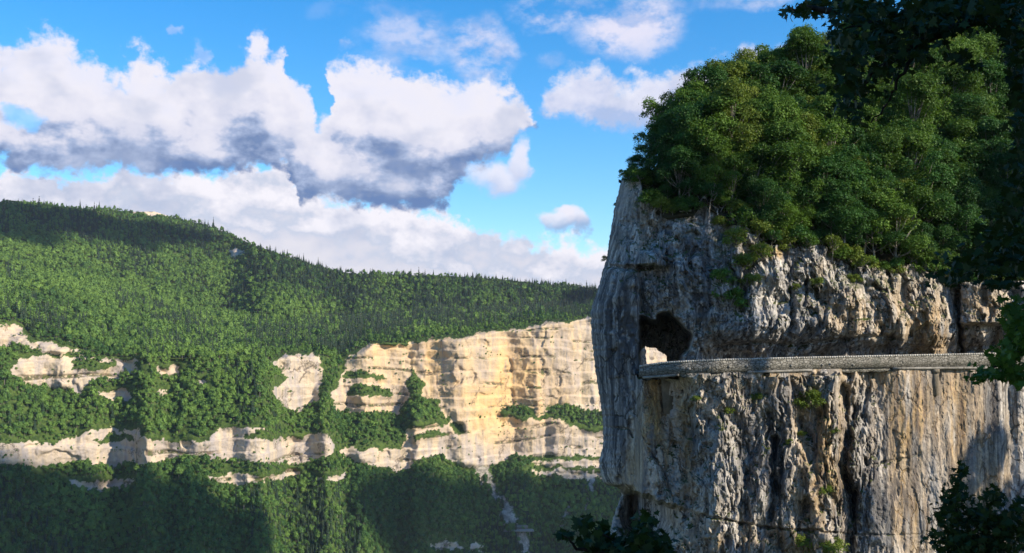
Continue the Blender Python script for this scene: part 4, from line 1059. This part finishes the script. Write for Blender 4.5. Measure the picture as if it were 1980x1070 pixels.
# low bank over the ridge
aC, cC = band([(-120, 330), (0, 324), (60, 318), (100, 338), (160, 345), (240, 336), (340, 328), (420, 326), (480, 312), (530, 318), (560, 318), (590, 340), (640, 372), (700, 385), (800, 392), (870, 408), (900, 428), (960, 448), (1000, 458), (1050, 466), (1120, 470), (1160, 490), (1200, 500), (1400, 520)],
              [(-120, 560), (0, 560), (600, 600), (1400, 640)], .010, [(.0, (.78, .76, .83)), (.36, (.70, .70, .80)), (.60, (.58, .63, .77)), (.76, (.74, .74, .84)), (1.0, (.92, .89, .95))], 2.6)
colour = over(colour, aC, cC)
for x, y, rx, ry in [(1078, 432, 30, 28), (1105, 418, 34, 30), (1122, 440, 26, 22), (1092, 402, 20, 16)]:
    aD, dD = puff(x, y, rx, ry, .9, .6)
    colour = over(colour, aD, wt.mix(wt.rng(wt.math('SUBTRACT', we, A(1097, 430)[1]), -.012, .008), (.30, .42, .66), (.86, .84, .93)))
aE, cE = band([(1038, 212), (1060, 172), (1100, 142), (1150, 132), (1185, 158), (1215, 132), (1260, 150), (1330, 125), (1380, 112), (1500, 100)],
              [(1038, 214), (1060, 225), (1100, 238), (1200, 250), (1300, 262), (1400, 262), (1500, 250)], .016, [(0, (.42, .52, .78)), (.35, (.66, .68, .84)), (1, (.88, .86, .94))], 2.5)
colour = over(colour, wt.math('MULTIPLY', aE, .95), cE)
# the two great cumulus heaps, with flat blue-grey bases
aA, cA = band([(-120, 110), (0, 108), (30, 92), (60, 80), (100, 68), (125, 76), (145, 105), (200, 125), (218, 150), (250, 122), (290, 96), (315, 122), (335, 142), (352, 115), (378, 108), (400, 130), (450, 115), (480, 98), (496, 66), (512, 62), (524, 95), (550, 92), (560, 140), (575, 172), (600, 200), (612, 235), (628, 220), (642, 200), (646, 140), (662, 120), (720, 122), (760, 130), (790, 145), (830, 140), (870, 155), (905, 160), (940, 148), (980, 175), (1015, 200), (1030, 240), (1042, 262), (1060, 300), (1400, 400)],
              [(-120, 335), (0, 322), (40, 336), (200, 342), (400, 338), (500, 328), (556, 338), (575, 388), (700, 404), (860, 396), (900, 345), (960, 296), (1020, 268), (1042, 262), (1060, 225), (1400, 150)],
              .012, [(.0, DK), (.10, (.17, .25, .45)), (.26, MD), (.42, LT), (.70, (.84, .82, .90)), (1.0, (.80, .80, .92))], 1.7)
colour = over(colour, aA, cA)
for x, y, rx, ry in [(960, 340, 58, 34), (1005, 310, 24, 36)]:
    a, dy = puff(x, y, rx, ry, .9, .7)
    colour = over(colour, a, wt.mix(wt.rng(dy, -1, .4), (.50, .56, .78), (.84, .82, .92)))
hl, _ = puff(42, 225, 32, 22, .7, .7)
colour = wt.mix(hl, colour, hsv.outputs[0])
wt.l.new(colour, bg.inputs[0]); bg.inputs[1].default_value = .142
world.cycles.sampling_method = 'MANUAL'; world.cycles.sample_map_resolution = 512

sun = bpy.data.lights.new('sun', 'SUN'); sun.energy = 5.0; sun.angle = math.radians(.5); sun.color = (1.0, .86, .66)
so = bpy.data.objects.new('sun', sun); COL.objects.link(so)
import mathutils
so.rotation_euler = mathutils.Vector(S).to_track_quat('Z', 'Y').to_euler()

cam = bpy.data.cameras.new('camera'); cam.sensor_width = 36; cam.lens = 36 * F / 1980; cam.shift_y = (HZ - 535) / 1980
cam.clip_start = .5; cam.clip_end = 60000
co = bpy.data.objects.new('camera', cam); COL.objects.link(co); co.rotation_euler = (math.pi / 2, 0, 0); scn.camera = co
scn.view_settings.view_transform = 'Standard'; scn.view_settings.look = 'None'; scn.view_settings.exposure = .62; scn.view_settings.gamma = 1
scn.cycles.max_bounces = 5; scn.cycles.diffuse_bounces = 3; scn.cycles.glossy_bounces = 1; scn.cycles.transmission_bounces = 3
print('script', round(time.time() - T0, 1))
